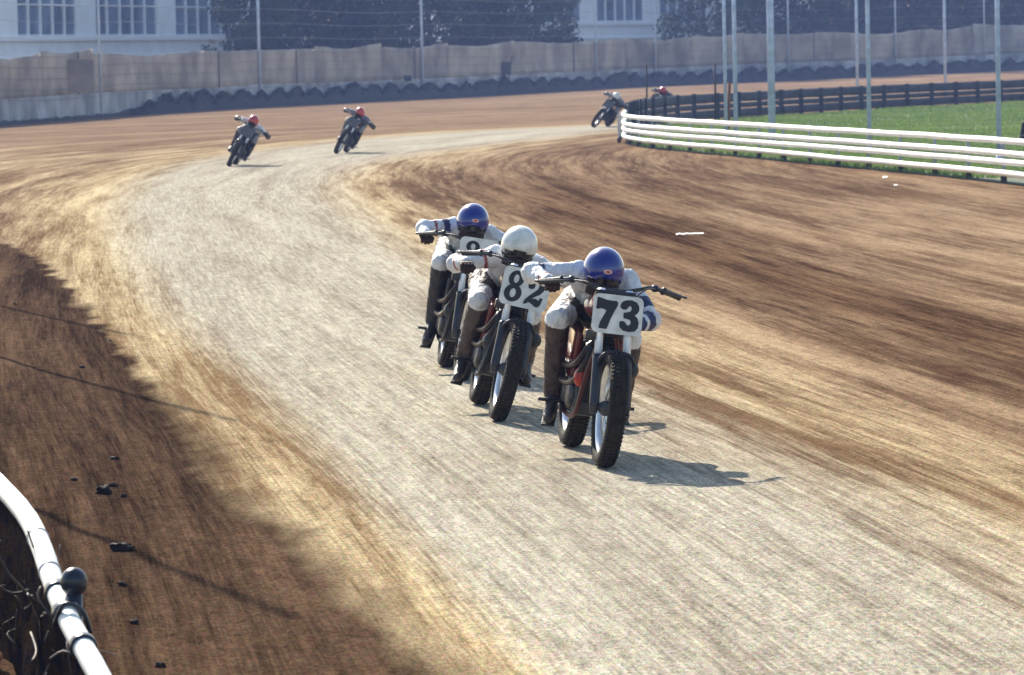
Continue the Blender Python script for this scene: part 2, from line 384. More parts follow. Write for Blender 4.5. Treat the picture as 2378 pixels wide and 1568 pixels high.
# ------------------------------------------------------------------ cloth screened wall round the outside of the turn
def polywalk(pts, step):
    out = []; 
    for a, b in zip(pts, pts[1:]):
        n = max(1, int((b-a).length/step))
        for k in range(n): out.append(a.lerp(b, k/n))
    out.append(pts[-1]); return out
def wall():
    root = empty('screened_wall', WB[0])
    tag(root, 'long tan cloth screened fence on a pale concrete footing around the outside of the turn', 'wall')
    root.location = (0, 0, 0)
    n = 420; TB = []
    for k in range(n+1):
        u = -500 + 3600*k/n
        yb = lerp_tab([(w[0], w[3]) for w in WALL], u)
        pb = P(u, lerp_tab([(w[0], w[2]) for w in WALL], u), yb); pt = P(u, lerp_tab([(w[0], w[1]) for w in WALL], u), yb)
        TB.append((pb, pt))
    bm = bmesh.new(); rows = []
    for k, (b, t) in enumerate(TB):    # concrete footing
        h = b.z + (t.z-b.z)*0.37
        rows.append([bm.verts.new((b.x, b.y-0.12, b.z-0.6)), bm.verts.new((b.x, b.y-0.12, h)), bm.verts.new((b.x, b.y+0.15, h)), bm.verts.new((b.x, b.y+0.15, b.z-0.6))])
    for A, B in zip(rows, rows[1:]):
        for i in range(3): bm.faces.new((A[i], B[i], B[i+1], A[i+1]))
    obj('concrete_footing', bm, mat('pale_concrete', (0.40, 0.40, 0.41), 0.9, var=0.5, vscale=0.6, bump=0.3, bscale=3), root, False)
    # cloth screen in separate lengths, sagging between its posts
    rg = random.Random(5); k = 0; mats = [mat('tan_cloth', (0.43, 0.36, 0.29), 0.95, var=0.42, vscale=0.45, bump=0.8, bscale=1.2),
                                          mat('grey_cloth', (0.39, 0.34, 0.30), 0.95, var=0.42, vscale=0.5, bump=0.8, bscale=1.2),
                                          mat('weathered_cloth', (0.34, 0.285, 0.235), 0.95, var=0.45, vscale=0.6, bump=0.8, bscale=1.2)]
    while k < n-2:
        ln = rg.choice((14, 18, 24, 30)); e = min(n, k+ln); bm = bmesh.new(); prev = None
        dz = rg.uniform(-0.12, 0.1); slant = rg.uniform(-0.12, 0.12)
        for q in range(k, e+1):
            b, t = TB[q]; f = (q-k)/(e-k)
            zb = b.z + (t.z-b.z)*0.37; zt = t.z + dz + slant*(f-0.5) - 0.16*math.sin(math.pi*f)**2 + 0.05*noise.noise(Vector((q*0.5, 0, 0)))
            row = []
            for i in range(9):
                s = i/8; z = zb + (zt-zb)*s
                off = 0.10*noise.noise(Vector((q*0.25, s*2.5, k))) 
                row.append(bm.verts.new((b.x, b.y-0.02-off+0.03*(k % 2), z)))
            if prev:
                for i in range(8): bm.faces.new((prev[i], row[i], row[i+1], prev[i+1]))
            prev = row
        o = obj('cloth_screen', bm, rg.choice(mats), root)
        sd_ = o.modifiers.new('thick', 'SOLIDIFY'); sd_.thickness = 0.02
        k = e
    for q in (14, 52, 80, 118, 139, 171, 214, 236, 279, 301, 340, 382):
        b, t = TB[q]; bm = bmesh.new(); box(bm, (b.x, b.y-0.19, b.z+(t.z-b.z)*0.66), (0.09, 0.05, (t.z-b.z)*0.6)); obj('batten', bm, mat('dark_batten', (0.19, 0.165, 0.15), 0.9), root, False)
    # darker patch of board on the left and cross rails
    for (ua, ub, va, vb, d) in ((137, 238, 137, 216, 181.0),):
        bm = bmesh.new(); a = P(ua, vb, d-3); c = P(ub, va, d+3)
        box(bm, ((a.x+c.x)/2, (a.y+c.y)/2-1.0, (a.z+c.z)/2), (c.x-a.x, 0.05, c.z-a.z), Matrix.Rotation(math.atan2(14, 1.9*10)*0.0, 3, 'Z'))
        obj('patch_panel', bm, mat('brown_board', (0.34, 0.27, 0.23), 0.9, var=0.3, vscale=1), root, False)
    return TB
TB = wall()
def TBu(u):
    return TB[max(0, min(len(TB)-1, int(round((u+500)/3600*420))))]

# post and wire catch fence standing on the wall
def catch_fence():
    root = empty('catch_fence'); tag(root, 'tall post and wire catch fence running along the cloth screened wall', 'fence')
    M_post = mat('galvanised_post', (0.52, 0.57, 0.66), 0.6, 0.2, var=0.2, vscale=4)
    for u in (-130, 237, 607, 983, 1384, 1523, 1828, 2079, 2288, 2600):
        b, t = TBu(u); bm = bmesh.new()
        tube(bm, [(b.x, b.y-0.35, b.z-0.3), (b.x, b.y-0.35, b.z+7.5)], 0.075 if u in (607, 983) else 0.055, 10)
        obj('post', bm, M_post, root)
    M_w = mat('fence_wire', (0.14, 0.14, 0.15), 0.5, 0.5)
    for h in (0.95, 1.35, 1.8, 2.25, 2.7, 3.4, 4.1, 4.8, 5.5):
        bm = bmesh.new(); tube(bm, [(b.x, b.y-0.40, b.z+h+0.05*math.sin(i*0.9)) for i, (b, t) in enumerate(TB[::6])], 0.009, 5)
        obj('wire', bm, M_w, root)
catch_fence()

# dark weedy bank at the foot of the wall
def bank():
    bm = bmesh.new(); prev = None
    for q, (b, t) in enumerate(TB):
        u = -500+3600*q/420; k = sstep(250, 420, u)
        hh = (0.16 + (0.36+0.26*noise.noise(Vector((q*0.12, 0, 9)))+0.42*abs(math.sin(q*0.62+1.6*noise.noise(Vector((q*0.2, 3, 0))))))*k)*(1+0.25*noise.noise(Vector((q*1.7, 2, 0))))
        prof = [(-1.5-2.0*k, -0.25), (-1.1-1.2*k, 0.04+hh*0.35), (-0.7-0.6*k, hh*0.8), (-0.45, hh), (-0.1, hh*0.9)]
        row = [bm.verts.new((b.x, b.y+dy, b.z+z+(0.12*noise.noise(Vector((q*0.9, i*1.3, 1))) if 0 < i < 4 else 0))) for i, (dy, z) in enumerate(prof)]
        if prev:
            for i in range(4): bm.faces.new((prev[i], row[i], row[i+1], prev[i+1]))
        prev = row
    tag(obj('earth_bank', bm, mat('dark_bank_soil', (0.022, 0.019, 0.020), 0.95, var=0.5, vscale=1.5)), kind='structure')
    rg = random.Random(11); verts = []; faces = []
    for _ in range(30000):
        q = rg.uniform(95, 419); i = int(q); b = TB[i][0].lerp(TB[i+1][0], q-i); k = sstep(250, 420, -500+3600*q/420)
        cl = noise.noise(Vector((q*0.8, 4, 0)))
        h = rg.uniform(0.05, 0.46 + 0.26*noise.noise(Vector((q*0.12, 0, 9))) + 0.45*abs(math.sin(q*0.62+1.6*noise.noise(Vector((q*0.2, 3, 0))))))*k; y = b.y-rg.uniform(0.3, 1.5+(1-h)*0.9); z = b.z + h
        s = rg.uniform(0.04, 0.10); a = Vector((rg.gauss(0, 1), rg.gauss(0, 1), rg.gauss(0, 1))).normalized(); c = a.orthogonal().normalized()
        kx = len(verts); p = Vector((b.x, y, z)); e = a.cross(c)
        verts += [p-c*s, p+e*s*0.7, p+c*s*1.3, p-e*s*0.7]; faces.append((kx, kx+1, kx+2, kx+3))
    me = bpy.data.meshes.new('weeds'); me.from_pydata([tuple(v) for v in verts], [], faces)
    tag(link('weeds', me, mat('dark_weeds', (0.035, 0.042, 0.03), 0.9, vscale=0.7, col2=(0.015, 0.018, 0.018))), 'dark clumpy weeds and debris along the foot of the cloth screened wall', 'weeds', kind='stuff')
bank()

# dark board and small box hanging on the screen
b, t = TBu(1175)
root = empty('notice_board', (b.x, b.y-0.45, b.z)); tag(root, 'dark square board on a thin slanted stake against the tan screen', 'board')
bm = bmesh.new(); box(bm, (0, 0, 1.55), (0.85, 0.05, 0.75), None, 0.01); obj('panel', bm, M_blackp, root, False)
bm = bmesh.new(); tube(bm, [(0.1, 0.05, 0), (0.30, 0.05, 1.2), (0.52, 0.05, 2.3)], 0.03, 8); obj('stake', bm, M_dark_metal, root)
b, t = TBu(952)
bm = bmesh.new(); box(bm, (0, 0, 0.13), (0.42, 0.3, 0.26), None, 0.03); o = obj('junction_box', bm, M_dark_metal, None, False)
bm = bmesh.new(); box(bm, (0, 0, 0.28), (0.46, 0.34, 0.04), None, 0.01); obj('lid', bm, M_blackp, o, False)
o.location = (b.x, b.y-0.5, b.z+1.02); tag(o, 'small dark box mounted low on the wall left of the dark square board', 'box')

# ------------------------------------------------------------------ inside rail
def rail_line(pts, h, r, off=0.0, step=1.0):
    w = curve_pts(pts, 6); out = []
    for i, p in enumerate(w):
        a = w[max(0, i-1)]; b = w[min(len(w)-1, i+1)]; t = (b-a).normalized(); nrm = Vector((t.y, -t.x, 0))
        out.append(p + nrm*off + Vector((0, 0, h + 0.012*noise.noise(Vector((i*0.6, h*9, 0))))))
    return out
def oval_tube(bm, pts, rw, rh, seg=12):
    rings = []
    for i, p in enumerate(pts):
        a = pts[max(0, i-1)]; b = pts[min(len(pts)-1, i+1)]; t = (b-a).normalized(); n = Vector((0, 0, 1)); s = t.cross(n).normalized()
        rings.append([bm.verts.new(p + s*rw*math.cos(2*math.pi*k/seg) + n*rh*math.sin(2*math.pi*k/seg)) for k in range(seg)])
    for A, B in zip(rings, rings[1:]):
        for k in range(seg): bm.faces.new((A[k], A[(k+1) % seg], B[(k+1) % seg], B[k]))
    bm.faces.new(list(reversed(rings[0]))); bm.faces.new(rings[-1])
root = empty('inside_rail', FENCE[0]); root.location = (0, 0, 0)
tag(root, 'white four rail pipe guard rail curving round the grass infield', 'guard rail')
for h in (0.735, 0.525, 0.375, 0.185):
    bm = bmesh.new(); oval_tube(bm, rail_line(FENCE, h, 0.05), 0.055, 0.054); obj('rail', bm, M_white_pipe, root)
wp = polywalk(curve_pts(FENCE, 6), 0.2); acc = 0; last = wp[0]
for p, q in zip(wp, wp[1:]):
    acc += (q-p).length
    if acc > 2.4:
        acc = 0; t = (q-p).normalized(); nrm = Vector((-t.y, t.x, 0)); bm = bmesh.new()
        if nrm.y < 0: nrm = -nrm
        c = q + nrm*0.12
        box(bm, (c.x, c.y, 0.40), (0.06, 0.06, 0.62), None, 0.01); po = obj('post', bm, mat('pale_post', (0.42, 0.43, 0.45), 0.8, var=0.3, vscale=6), root, False); bm = bmesh.new(); box(bm, (c.x, c.y, 0.04), (0.10, 0.10, 0.16), None, 0.01); obj('post_foot', bm, mat('dark_wood_post', (0.05, 0.04, 0.035), 0.9, var=0.4, vscale=6), po, False)
root = empty('board_fence'); tag(root, 'low board fence coloured dark for shade on the far side of the grass infield', 'fence')
M_bd = mat('shade_toned_boards', (0.045, 0.05, 0.07), 0.8, var=0.4, vscale=2)  # shade on the back of this far leg is put into the colour
for h, rh in ((0.74, 0.16), (0.46, 0.09), (0.19, 0.15)):
    bm = bmesh.new(); oval_tube(bm, rail_line(FENCE2, h, 0.05), 0.03, rh, 8); obj('board', bm, M_bd, root)
wp = polywalk(curve_pts(FENCE2, 6), 0.2); acc = 0
for p, q in zip(wp, wp[1:]):
    acc += (q-p).length
    if acc > 2.3:
        acc = 0; bm = bmesh.new(); box(bm, (q.x, q.y-0.08, 0.45), (0.17, 0.10, 0.95), None, 0.01); obj('post', bm, M_bd, root, False)

# tall posts in the infield
M_gp = mat('blue_grey_post', (0.55, 0.64, 0.84), 0.6, 0.0, var=0.25, vscale=5)
def pole(u, v, y, h, r, label, m=M_gp, name='tall_post', cat='post', lean=0.0):
    b = P(u, v, y); z0 = 0.0 if y < 200 else terrain(b.x, y)
    root = empty(name, (b.x, y, z0)); tag(root, label, cat)
    bm = bmesh.new(); tube(bm, [(0, 0, -0.2), (lean*h, 0, h)], [r, r*0.92], 12); obj('shaft', bm, m, root)
    bm = bmesh.new(); tube(bm, [(0, 0, -0.05), (0, 0, 0.10)], [r*1.5, r*1.2], 12); obj('collar', bm, m, root)
    if h > 4:
        bm = bmesh.new(); ball(bm, (lean*h, 0, h), r*1.15, 10, 8); obj('cap', bm, m, root)
    return root
pole(1686, 290, 113, 6.5, 0.045, 'thinnest grey post, leftmost of the tall posts behind the white rail')
pole(1709, 290, 110, 6.5, 0.055, 'grey post in the infield between the thin grey post and the paired posts')
pole(1789, 296, 105, 6.5, 0.05, 'left one of the two touching grey posts behind the white rail')
pole(1797, 296, 106.5, 6.5, 0.045, 'right one of the two touching grey posts behind the white rail')
pole(2019, 306, 98, 6.5, 0.05, 'tall grey post in the middle of the grass behind the white rail')
pole(2320, 322, 88, 6.5, 0.052, 'rightmost tall grey post standing behind the white rail')
pole(1992, 244, 168, 7.5, 0.06, 'grey post at the dark board fence, beside the mid grass post')
pole(2196, 236, 182, 7.5, 0.065, 'grey post at the dark board fence between the two rightmost infield posts')
M_dk = mat('dark_stake', (0.02, 0.018, 0.022), 0.8, var=0.3)
pole(1503, 270, 139, 1.95, 0.03, 'thin black stake where the white rail ends, near the half hidden rider', M_dk, 'stake', 'stake')
pole(1662, 270, 139, 1.95, 0.035, 'thin black stake rising from the board fence left of the grey posts', M_dk, 'stake', 'stake')
pole(1688, 292, 116, 1.5, 0.045, 'short rusty brown slanted stake leaning beside the thin grey post', mat('rusty_stake', (0.22, 0.09, 0.045), 0.9, var=0.4), 'stake', 'stake', 0.06)

# ------------------------------------------------------------------ outer rail near the camera, lower left
near = [P(-420, 790, 26.5), P(-260, 905, 22.2), P(-110, 1025, 18.8), P(0, 1128, 17.2), P(62, 1200, 16.3), P(96, 1270, 15.6), P(128, 1365, 15.1), P(165, 1450, 14.7), P(225, 1560, 14.2), P(300, 1700, 13.6), P(420, 1900, 12.9)]
root = empty('outside_rail'); tag(root, 'battered white pipe rail with dark crumpled netting in the lower left corner', 'guard rail')
w = curve_pts(near, 8); bm = bmesh.new(); tube(bm, w, [0.0385*(1+0.05*noise.noise(Vector((i*0.5, 0, 0)))) for i in range(len(w))], 20); obj('top_rail', bm, M_white_pipe, root)
M_bl = mat('blue_black_plastic', (0.015, 0.02, 0.035), 0.3, bump=0.1)
def band(u, v, y, rad, wd_, tilt=(0.5, 0.75, -0.4)):
    bm = bmesh.new(); c = P(u, v, y); t = Vector(tilt).normalized(); tube(bm, [c-t*wd_/2, c-t*wd_*0.2, c+t*wd_*0.2, c+t*wd_/2], [rad*0.97, rad, rad, rad*0.97], 20); return bm
wt = [(w[i+1]-w[i]).normalized() for i in range(len(w)-1)]
def near_t(p): return wt[min(range(len(wt)), key=lambda i: (w[i]-p).length)]
def near_p(u, v):
    best = min(w, key=lambda q: (q - P(u, v, q.y)).length); return best
for (u, v, rr, ww) in ((128, 1375, 0.046, 0.03), (152, 1428, 0.052, 0.03), (190, 1500, 0.048, 0.022), (88, 1250, 0.042, 0.012), (112, 1330, 0.042, 0.010)):
    p = near_p(u, v); t = near_t(p); bm = bmesh.new(); tube(bm, [p-t*ww, p-t*ww*0.6, p+t*ww*0.6, p+t*ww], [rr*0.95, rr, rr, rr*0.95], 20); obj('clamp_band', bm, M_bl if rr > 0.045 else mat('grey_tape', (0.35, 0.36, 0.38), 0.6), root)
bm = bmesh.new(); p = P(172, 1352, 14.9); ball(bm, p, (0.048, 0.048, 0.052), 24, 16); tube(bm, [p, p+Vector((-0.03, 0.04, -0.9))], 0.03, 12); obj('post_cap', bm, M_bl, root)
bm = bmesh.new(); p = near_p(158, 1440); tube(bm, curve_pts([p+Vector((-0.05, 0, -0.02)), p+Vector((-0.01, -0.03, 0.055)), p+Vector((0.05, -0.02, 0.03)), p+Vector((0.075, 0, -0.05))], 5), 0.009, 8); obj('strap', bm, M_bl, root)
# crumpled dark netting hung below and outside the rail
bm = bmesh.new(); prev = None; rg = random.Random(2)
for i, p in enumerate(w):
    row = []
    for k in range(26):
        s = k/25; nx = noise.noise(Vector((i*0.35, s*7, 1))); nz_ = noise.noise(Vector((i*0.35, s*9, 8)))
        row.append(bm.verts.new((p.x-0.030-0.02*s+0.07*nx*min(1, s*5), p.y+0.03+0.06*nz_, p.z-0.01-2.1*s)))
    if prev:
        for k in range(25): bm.faces.new((prev[k], row[k], row[k+1], prev[k+1]))
    prev = row
m = mat('dark_netting', (0.006, 0.008, 0.018), 0.85, vscale=16, col2=(0.035, 0.022, 0.014), bump=0.6, bscale=50, spec=0.0)
obj('netting', bm, m, root)
bm = bmesh.new()
for k in range(150):
    i = rg.randrange(2, len(w)-2); p = w[i]; dz = rg.uniform(0.02, 0.6); a = Vector((p.x-0.01+rg.uniform(-.03, .03), p.y-0.04, p.z-dz))
    b_ = a+Vector((rg.gauss(0, 0.05), rg.gauss(0, 0.12), rg.gauss(0, 0.10))); c_ = a.lerp(b_, 0.5)+Vector((rg.gauss(0, 0.02), 0, rg.gauss(0, 0.03)))
    tube(bm, curve_pts([a, c_, b_], 3), rg.uniform(0.002, 0.006), 5)
obj('net_strands', bm, mat('net_cord', (0.03, 0.035, 0.06), 0.7, vscale=6, col2=(0.10, 0.07, 0.05)), root)['kind'] = 'stuff'
bm = bmesh.new()
for k in range(14):
    i = rg.randrange(6, len(w)-2); p = w[i]; a = Vector((p.x+0.005, p.y-0.05, p.z-rg.uniform(0.08, 0.5))); tube(bm, [a, a+Vector((0.012, 0.01, -0.03))], 0.006, 5)
obj('net_tie', bm, mat('pale_tie', (0.5, 0.52, 0.58), 0.6), root)
for i in (4, 14, 24):
    if i < len(w):
        p = w[i]; bm = bmesh.new(); tube(bm, [(p.x-0.19, p.y+0.06, -0.1), (p.x-0.19, p.y+0.06, p.z-0.06)], 0.03, 10); obj('post', bm, M_dark_metal, root)
# tall posts beyond the left edge whose shadows fall over the dark soil
for (u, v, h, lab) in ((545, 978, 6.8, 'grey post beyond the left edge, middle one of three'), (305, 778, 6.8, 'farthest of three grey posts beyond the left edge'), (690, 1440, 6.8, 'nearest of three grey posts beyond the left edge')):
    tip = G(u, v); L_ = h/math.tan(R(SUN_EL)); b = tip + Vector((sd.x, sd.y, 0)).normalized()*L_
    root = empty('tall_post', (b.x, b.y, 0)); tag(root, lab, 'post')
    bm = bmesh.new(); tube(bm, [(0, 0, -0.2), (0, 0, h)], 0.028, 10); obj('shaft', bm, M_gp, root)

# clods and litter
def clod(u, v, wpx, label, m, hh=0.75, grp='dark clods of dirt on the loose soil'):
    p = G(u, v, 0.04); s = wpx*p.y/FPX/2*0.85; bm = bmesh.new(); bmesh.ops.create_icosphere(bm, subdivisions=3, radius=1)
    for q in bm.verts:
        f = 1+0.55*noise.noise(q.co*1.9+Vector((u, v, 0)))+0.45*noise.noise(q.co*4.5+Vector((u, v, 0))); q.co = Vector((q.co.x*s*f, q.co.y*s*0.9*f, q.co.z*s*hh*f))
    o = obj('dirt_clod', bm, m); o.location = (p.x, p.y, ground_z(p.x, p.y)+s*hh*0.32); tag(o, label, 'dirt clod', grp)
M_cl = mat('damp_clod', (0.018, 0.012, 0.009), 0.95, var=0.5, vscale=40)
clod(240, 1137, 44, 'largest black clod, on the dark soil above the bend of the near rail', M_cl)
clod(262, 1118, 22, 'black clod touching the top of the largest clod', M_cl)
clod(287, 1143, 18, 'small black clod just right of the largest clod', M_cl)
clod(284, 1272, 60, 'wide flat black clod between the largest clod and the near rail cap', M_cl, 0.5)
clod(370, 1536, 30, 'round black clod nearest the bottom edge', M_cl)
clod(285, 1354, 24, 'black clod level with the dark ball on the near rail', M_cl)
clod(312, 1447, 22, 'black clod between the rail clamp and the bottom edge', M_cl)
clod(172, 1108, 18, 'small black clod left of the largest clod', M_cl)
clod(190, 843, 14, 'small black clod far up the dark soil', M_cl)
clod(265, 1058, 26, 'black clod above the largest clod, in a loose row', M_cl, 0.4)
rg = random.Random(9)
for k in range(34):
    u = rg.uniform(30, 420); v = rg.uniform(620, 1560)
    if u < 140+(v-1100)*0.35 and v > 1080: continue
    if G(u, v).x > xd(G(u, v).y): continue
    clod(u, v, rg.uniform(5, 10), 'tiny crumb of dark dirt scattered on the loose soil', M_cl)
M_lit = mat('white_litter', (0.8, 0.8, 0.78), 0.6)
def litter(u, v, wpx, label, name='paper_scrap', d=0.03, h=0.01):
    p = G(u, v); s = wpx*p.y/FPX; bm = bmesh.new(); prev = None
    for k in range(9):
        x = s*(k/8-0.5); z = 0.012+h*abs(math.sin(k*1.7)); row = [bm.verts.new((x, -d, z)), bm.verts.new((x, 0, z+h)), bm.verts.new((x, d, z))]
        if prev:
            for i in range(2): bm.faces.new((prev[i], row[i], row[i+1], prev[i+1]))
        prev = row
    o = obj(name, bm, M_lit); o.location = (p.x, p.y, 0.012); tag(o, label, 'litter')
litter(1602, 549, 64, 'thin white strip of litter lying on the brown dirt right of the riders', 'paper_strip', 0.045, 0.012)
litter(2103, 272, 15, 'white scrap of paper on the infield grass', 'paper_scrap', 0.10, 0.02)
litter(2055, 417, 11, 'white scrap on the dirt just below the white rail', 'paper_scrap', 0.05, 0.02)
litter(2080, 435, 8, 'tiny white scrap on the dirt below and right of the rail scrap', 'paper_scrap', 0.04, 0.015)

# ------------------------------------------------------------------ buildings behind
def building(name, label, ua, da, ub, db, starts, wfrac, sill_va, sill_vb, base_off, seed):
    """facade line through two view bearings; windows given by their left bearing fraction"""
    A = P(ua, 100, da); B = P(ub, 100, db); A.z = B.z = 0; ax = (B-A); Ln = ax.length; ax.normalize(); ang = math.atan2(ax.y, ax.x)
    root = empty(name, A); root.rotation_euler.z = ang; tag(root, label, 'building')
    Hh = 13.0; zs = (P(ua, sill_va, da).z + P(ub, sill_vb, db).z)/2; zt = zs+4.9
    Mw = mat('white_wall_paint', (0.92, 0.93, 0.95), 0.7, var=0.08, vscale=0.7); Mf = mat('window_frame_paint', (0.92, 0.93, 0.95), 0.6)
    Mg = mat('window_glass', (0.20, 0.25, 0.36), 0.12, 0.0, var=0.5, vscale=0.35)
    def lx(u):                          # bearing -> distance along the facade
        r = ray(u, 100); r2 = Vector((r.x, r.y)); a2 = Vector((ax.x, ax.y)); 
        det = r2.x*(-a2.y) + a2.x*r2.y; tt = (A.x*(-a2.y) + a2.x*A.y)/det; q = r2*tt - Vector((A.x, A.y)); return q.dot(a2)
    bm = bmesh.new()
    box(bm, (Ln/2, 0.3, zs/2-0.1), (Ln, 0.5, zs+0.2)); box(bm, (Ln/2, 0.3, (zt+Hh)/2), (Ln, 0.5, Hh-zt)); box(bm, (Ln/2, 6.5, Hh/2), (Ln, 11.8, Hh-0.01))
    xs = sorted((lx(a), lx(b)) for a, b in starts); cur = 0
    for a, b in xs + [(Ln, Ln)]:
        if a > cur+0.02: box(bm, ((cur+a)/2, 0.28, (zs+zt)/2), (a-cur, 0.54, zt-zs-0.002))
        cur = b
    obj('wall', bm, Mw, root, False)
    bm = bmesh.new(); box(bm, (Ln/2, -0.06, zs-0.16), (Ln, 0.22, 0.22)); box(bm, (Ln/2, -0.04, zs-1.25), (Ln, 0.14, 0.12)); obj('sill_course', bm, Mf, root, False)
    for a, b in xs:
        bm = bmesh.new(); wv = b-a; nc = 5
        for k in range(nc+1): box(bm, (a+wv*k/nc, 0.14, (zs+zt)/2), (0.10 if 0 < k < nc else 0.2, 0.14, zt-zs-0.01))
        z = zs+0.06; nc = 5
        while z < zt: box(bm, ((a+b)/2, 0.15, z), (wv-0.02, 0.11, 0.07)); z += 1.75
        f = obj('window', bm, Mf, root, False)
        bm = bmesh.new(); box(bm, ((a+b)/2, 0.215, (zs+zt)/2), (wv-0.02, 0.02, zt-zs-0.02)); obj('pane', bm, Mg, f, False)
    bm = bmesh.new(); box(bm, (Ln/2, 5.9, Hh+0.25), (Ln+1.2, 14.0, 0.5)); obj('roof', bm, mat('slate_roof', (0.08, 0.08, 0.09), 0.9), root, False)
building('pale_building', 'white building with tall multi pane windows behind the screen at upper left', -500, 215, 760, 300,
         ((-330, -200), (-150, 0), (43, 183), (225, 370), (410, 545), (590, 720)), 0, 92, 78, 0, 1)
building('pale_building', 'white building with multi pane windows showing between the two dark groups of trees', 1100, 322, 1900, 362,
         ((1140, 1215), (1255, 1353), (1388, 1499), (1534, 1640), (1680, 1780)), 0, 52, 48, 0, 2)

# ------------------------------------------------------------------ trees
def tree(u, y, width, label, zlow=2.2, top=10.0, seed=0, n=5200, grp='trees behind the screened wall', tone=0):
    b = P(u, 100, y); root = empty('leafy_tree', (b.x, y, 0)); tag(root, label, 'tree', grp); rg = random.Random(seed)
    bm = bmesh.new(); tube(bm, curve_pts([(0, 0, -0.3), (0.1, 0, 2.5), (-0.15, 0.1, 5), (0.05, 0, top*0.8)], 4), [0.30-0.021*i for i in range(13)], 10)
    for k in range(9):
        a = rg.uniform(0, 6.28); h = rg.uniform(2.2, top*0.6); tube(bm, [(0, 0, h), (math.cos(a)*width*0.2, math.sin(a)*width*0.2, h+0.8), (math.cos(a)*width*0.42, math.sin(a)*width*0.42, h+1.4)], [0.1, 0.07, 0.03], 6)
    obj('trunk', bm, mat('bark', (0.06, 0.045, 0.035), 0.9, var=0.4), root)
    clumps = []
    for k in range(64):
        a = rg.uniform(0, 6.28); r = math.sqrt(rg.random())*width*0.5; h = rg.uniform(zlow, top)
        sh = 1.0 - 0.45*max(0, (h-top*0.55)/(top*0.45)); clumps.append((Vector((math.cos(a)*r*sh, math.sin(a)*r*sh, h)), rg.uniform(0.6, 1.25)))
    verts = []; faces = []
    for _ in range(n):
        c, s = rg.choice(clumps); d = Vector((rg.gauss(0, 1), rg.gauss(0, 1), rg.gauss(0, 1))).normalized()*s*rg.uniform(0.55, 1.05); p = c+d
        if p.z < zlow-0.6: continue
        nn = (d.normalized()+Vector((rg.gauss(0, .6), rg.gauss(0, .6), rg.gauss(0, .6)+0.4))).normalized(); e = nn.orthogonal().normalized(); f = nn.cross(e); q = rg.uniform(0.10, 0.21); k = len(verts)
        verts += [tuple(p-e*q), tuple(p+f*q*0.6), tuple(p+e*q), tuple(p-f*q*0.6)]; faces.append((k, k+1, k+2, k+3))
    me = bpy.data.meshes.new('crown'); me.from_pydata(verts, [], faces)
    link('crown', me, mat('foliage_%d' % tone, ((0.045, 0.075, 0.04), (0.032, 0.055, 0.035), (0.06, 0.09, 0.045))[tone], 0.9, spec=0.1, vscale=0.5, col2=((0.014, 0.026, 0.017), (0.010, 0.018, 0.014), (0.022, 0.036, 0.02))[tone]), root)
TL = [(592, 246, 5.0, 0), (690, 254, 6.2, 1), (815, 258, 5.8, 1), (1000, 268, 6.4, 0), (1120, 274, 6.4, 1), (1250, 286, 5.0, 2), (745, 278, 7.5, 1), (1065, 292, 7.6, 1), (880, 290, 5.0, 1)]
LT = ['leftmost leafy tree against the white windowed building', 'dense dark tree second from the left behind the screen', 'dark tree left of the pale gap in the leaves', 'tree just right of the pale gap in the leaves',
      'dark tree in the middle behind the second tall wall post', 'paler low tree ending the left group beside the second white building', 'larger dark tree filling in behind the second and third trees', 'larger dark tree filling in behind the middle trees', 'narrow dark tree seen through the pale gap']
for i, ((u, y, w_, tn), lb) in enumerate(zip(TL, LT)): tree(u, y, w_, lb, seed=20+i, tone=tn, n=7500)
TR = [(1640, 300, 6.0, 0), (1745, 312, 6.0, 1), (1850, 308, 6.8, 1), (1985, 318, 7.0, 1), (2110, 318, 7.0, 1), (2230, 326, 7.0, 1), (2350, 330, 7.0, 1), (2480, 338, 7.0, 1), (1800, 340, 8.5, 1), (1930, 345, 8.5, 1), (2060, 345, 8.5, 1), (2190, 350, 8.5, 1), (2320, 352, 8.5, 1), (2450, 356, 8.5, 1)]
RT = ['leafy tree right of the second white building', 'dark tree behind the paired infield posts', 'dark tree right of the paired infield posts', 'dark tree behind the post in the middle of the grass', 'dark tree between the middle and right infield posts',
      'dark tree left of the rightmost infield post', 'dark tree behind the rightmost infield post', 'dark tree at the right edge of the view',
      'back row tree above the gap between the first pair of right hand trees', 'back row tree between the paired posts and the post in the middle of the grass', 'back row tree just right of the post in the middle of the grass', 'back row tree left of the rightmost post', 'back row tree directly behind the rightmost post', 'back row tree at the far right edge']
for i, (u, y, w_, tn) in enumerate(TR): tree(u, y, w_, RT[i], seed=60+i, tone=tn, top=13, n=7000)

def woodland():
    rg = random.Random(77); verts = []; faces = []
    for _ in range(26000):
        x = rg.uniform(12, 66); y = 385+rg.uniform(-3, 8); top = 13+2.5*noise.noise(Vector((x*0.15, 1, 0))); z = rg.uniform(1.5, top)
        a = Vector((rg.gauss(0, 1), rg.gauss(0, 1), rg.gauss(0, 1))).normalized(); c = a.orthogonal().normalized(); e = a.cross(c); q = rg.uniform(0.25, 0.45); k = len(verts); p = Vector((x, y, z))
        verts += [tuple(p-c*q), tuple(p+e*q*0.6), tuple(p+c*q), tuple(p-e*q*0.6)]; faces.append((k, k+1, k+2, k+3))
    me = bpy.data.meshes.new('woodland'); me.from_pydata(verts, [], faces)
    tag(link('woodland', me, MATS['foliage_1']), 'dark far-off woodland closing the view behind the right hand trees', 'woodland', kind='stuff')
woodland()
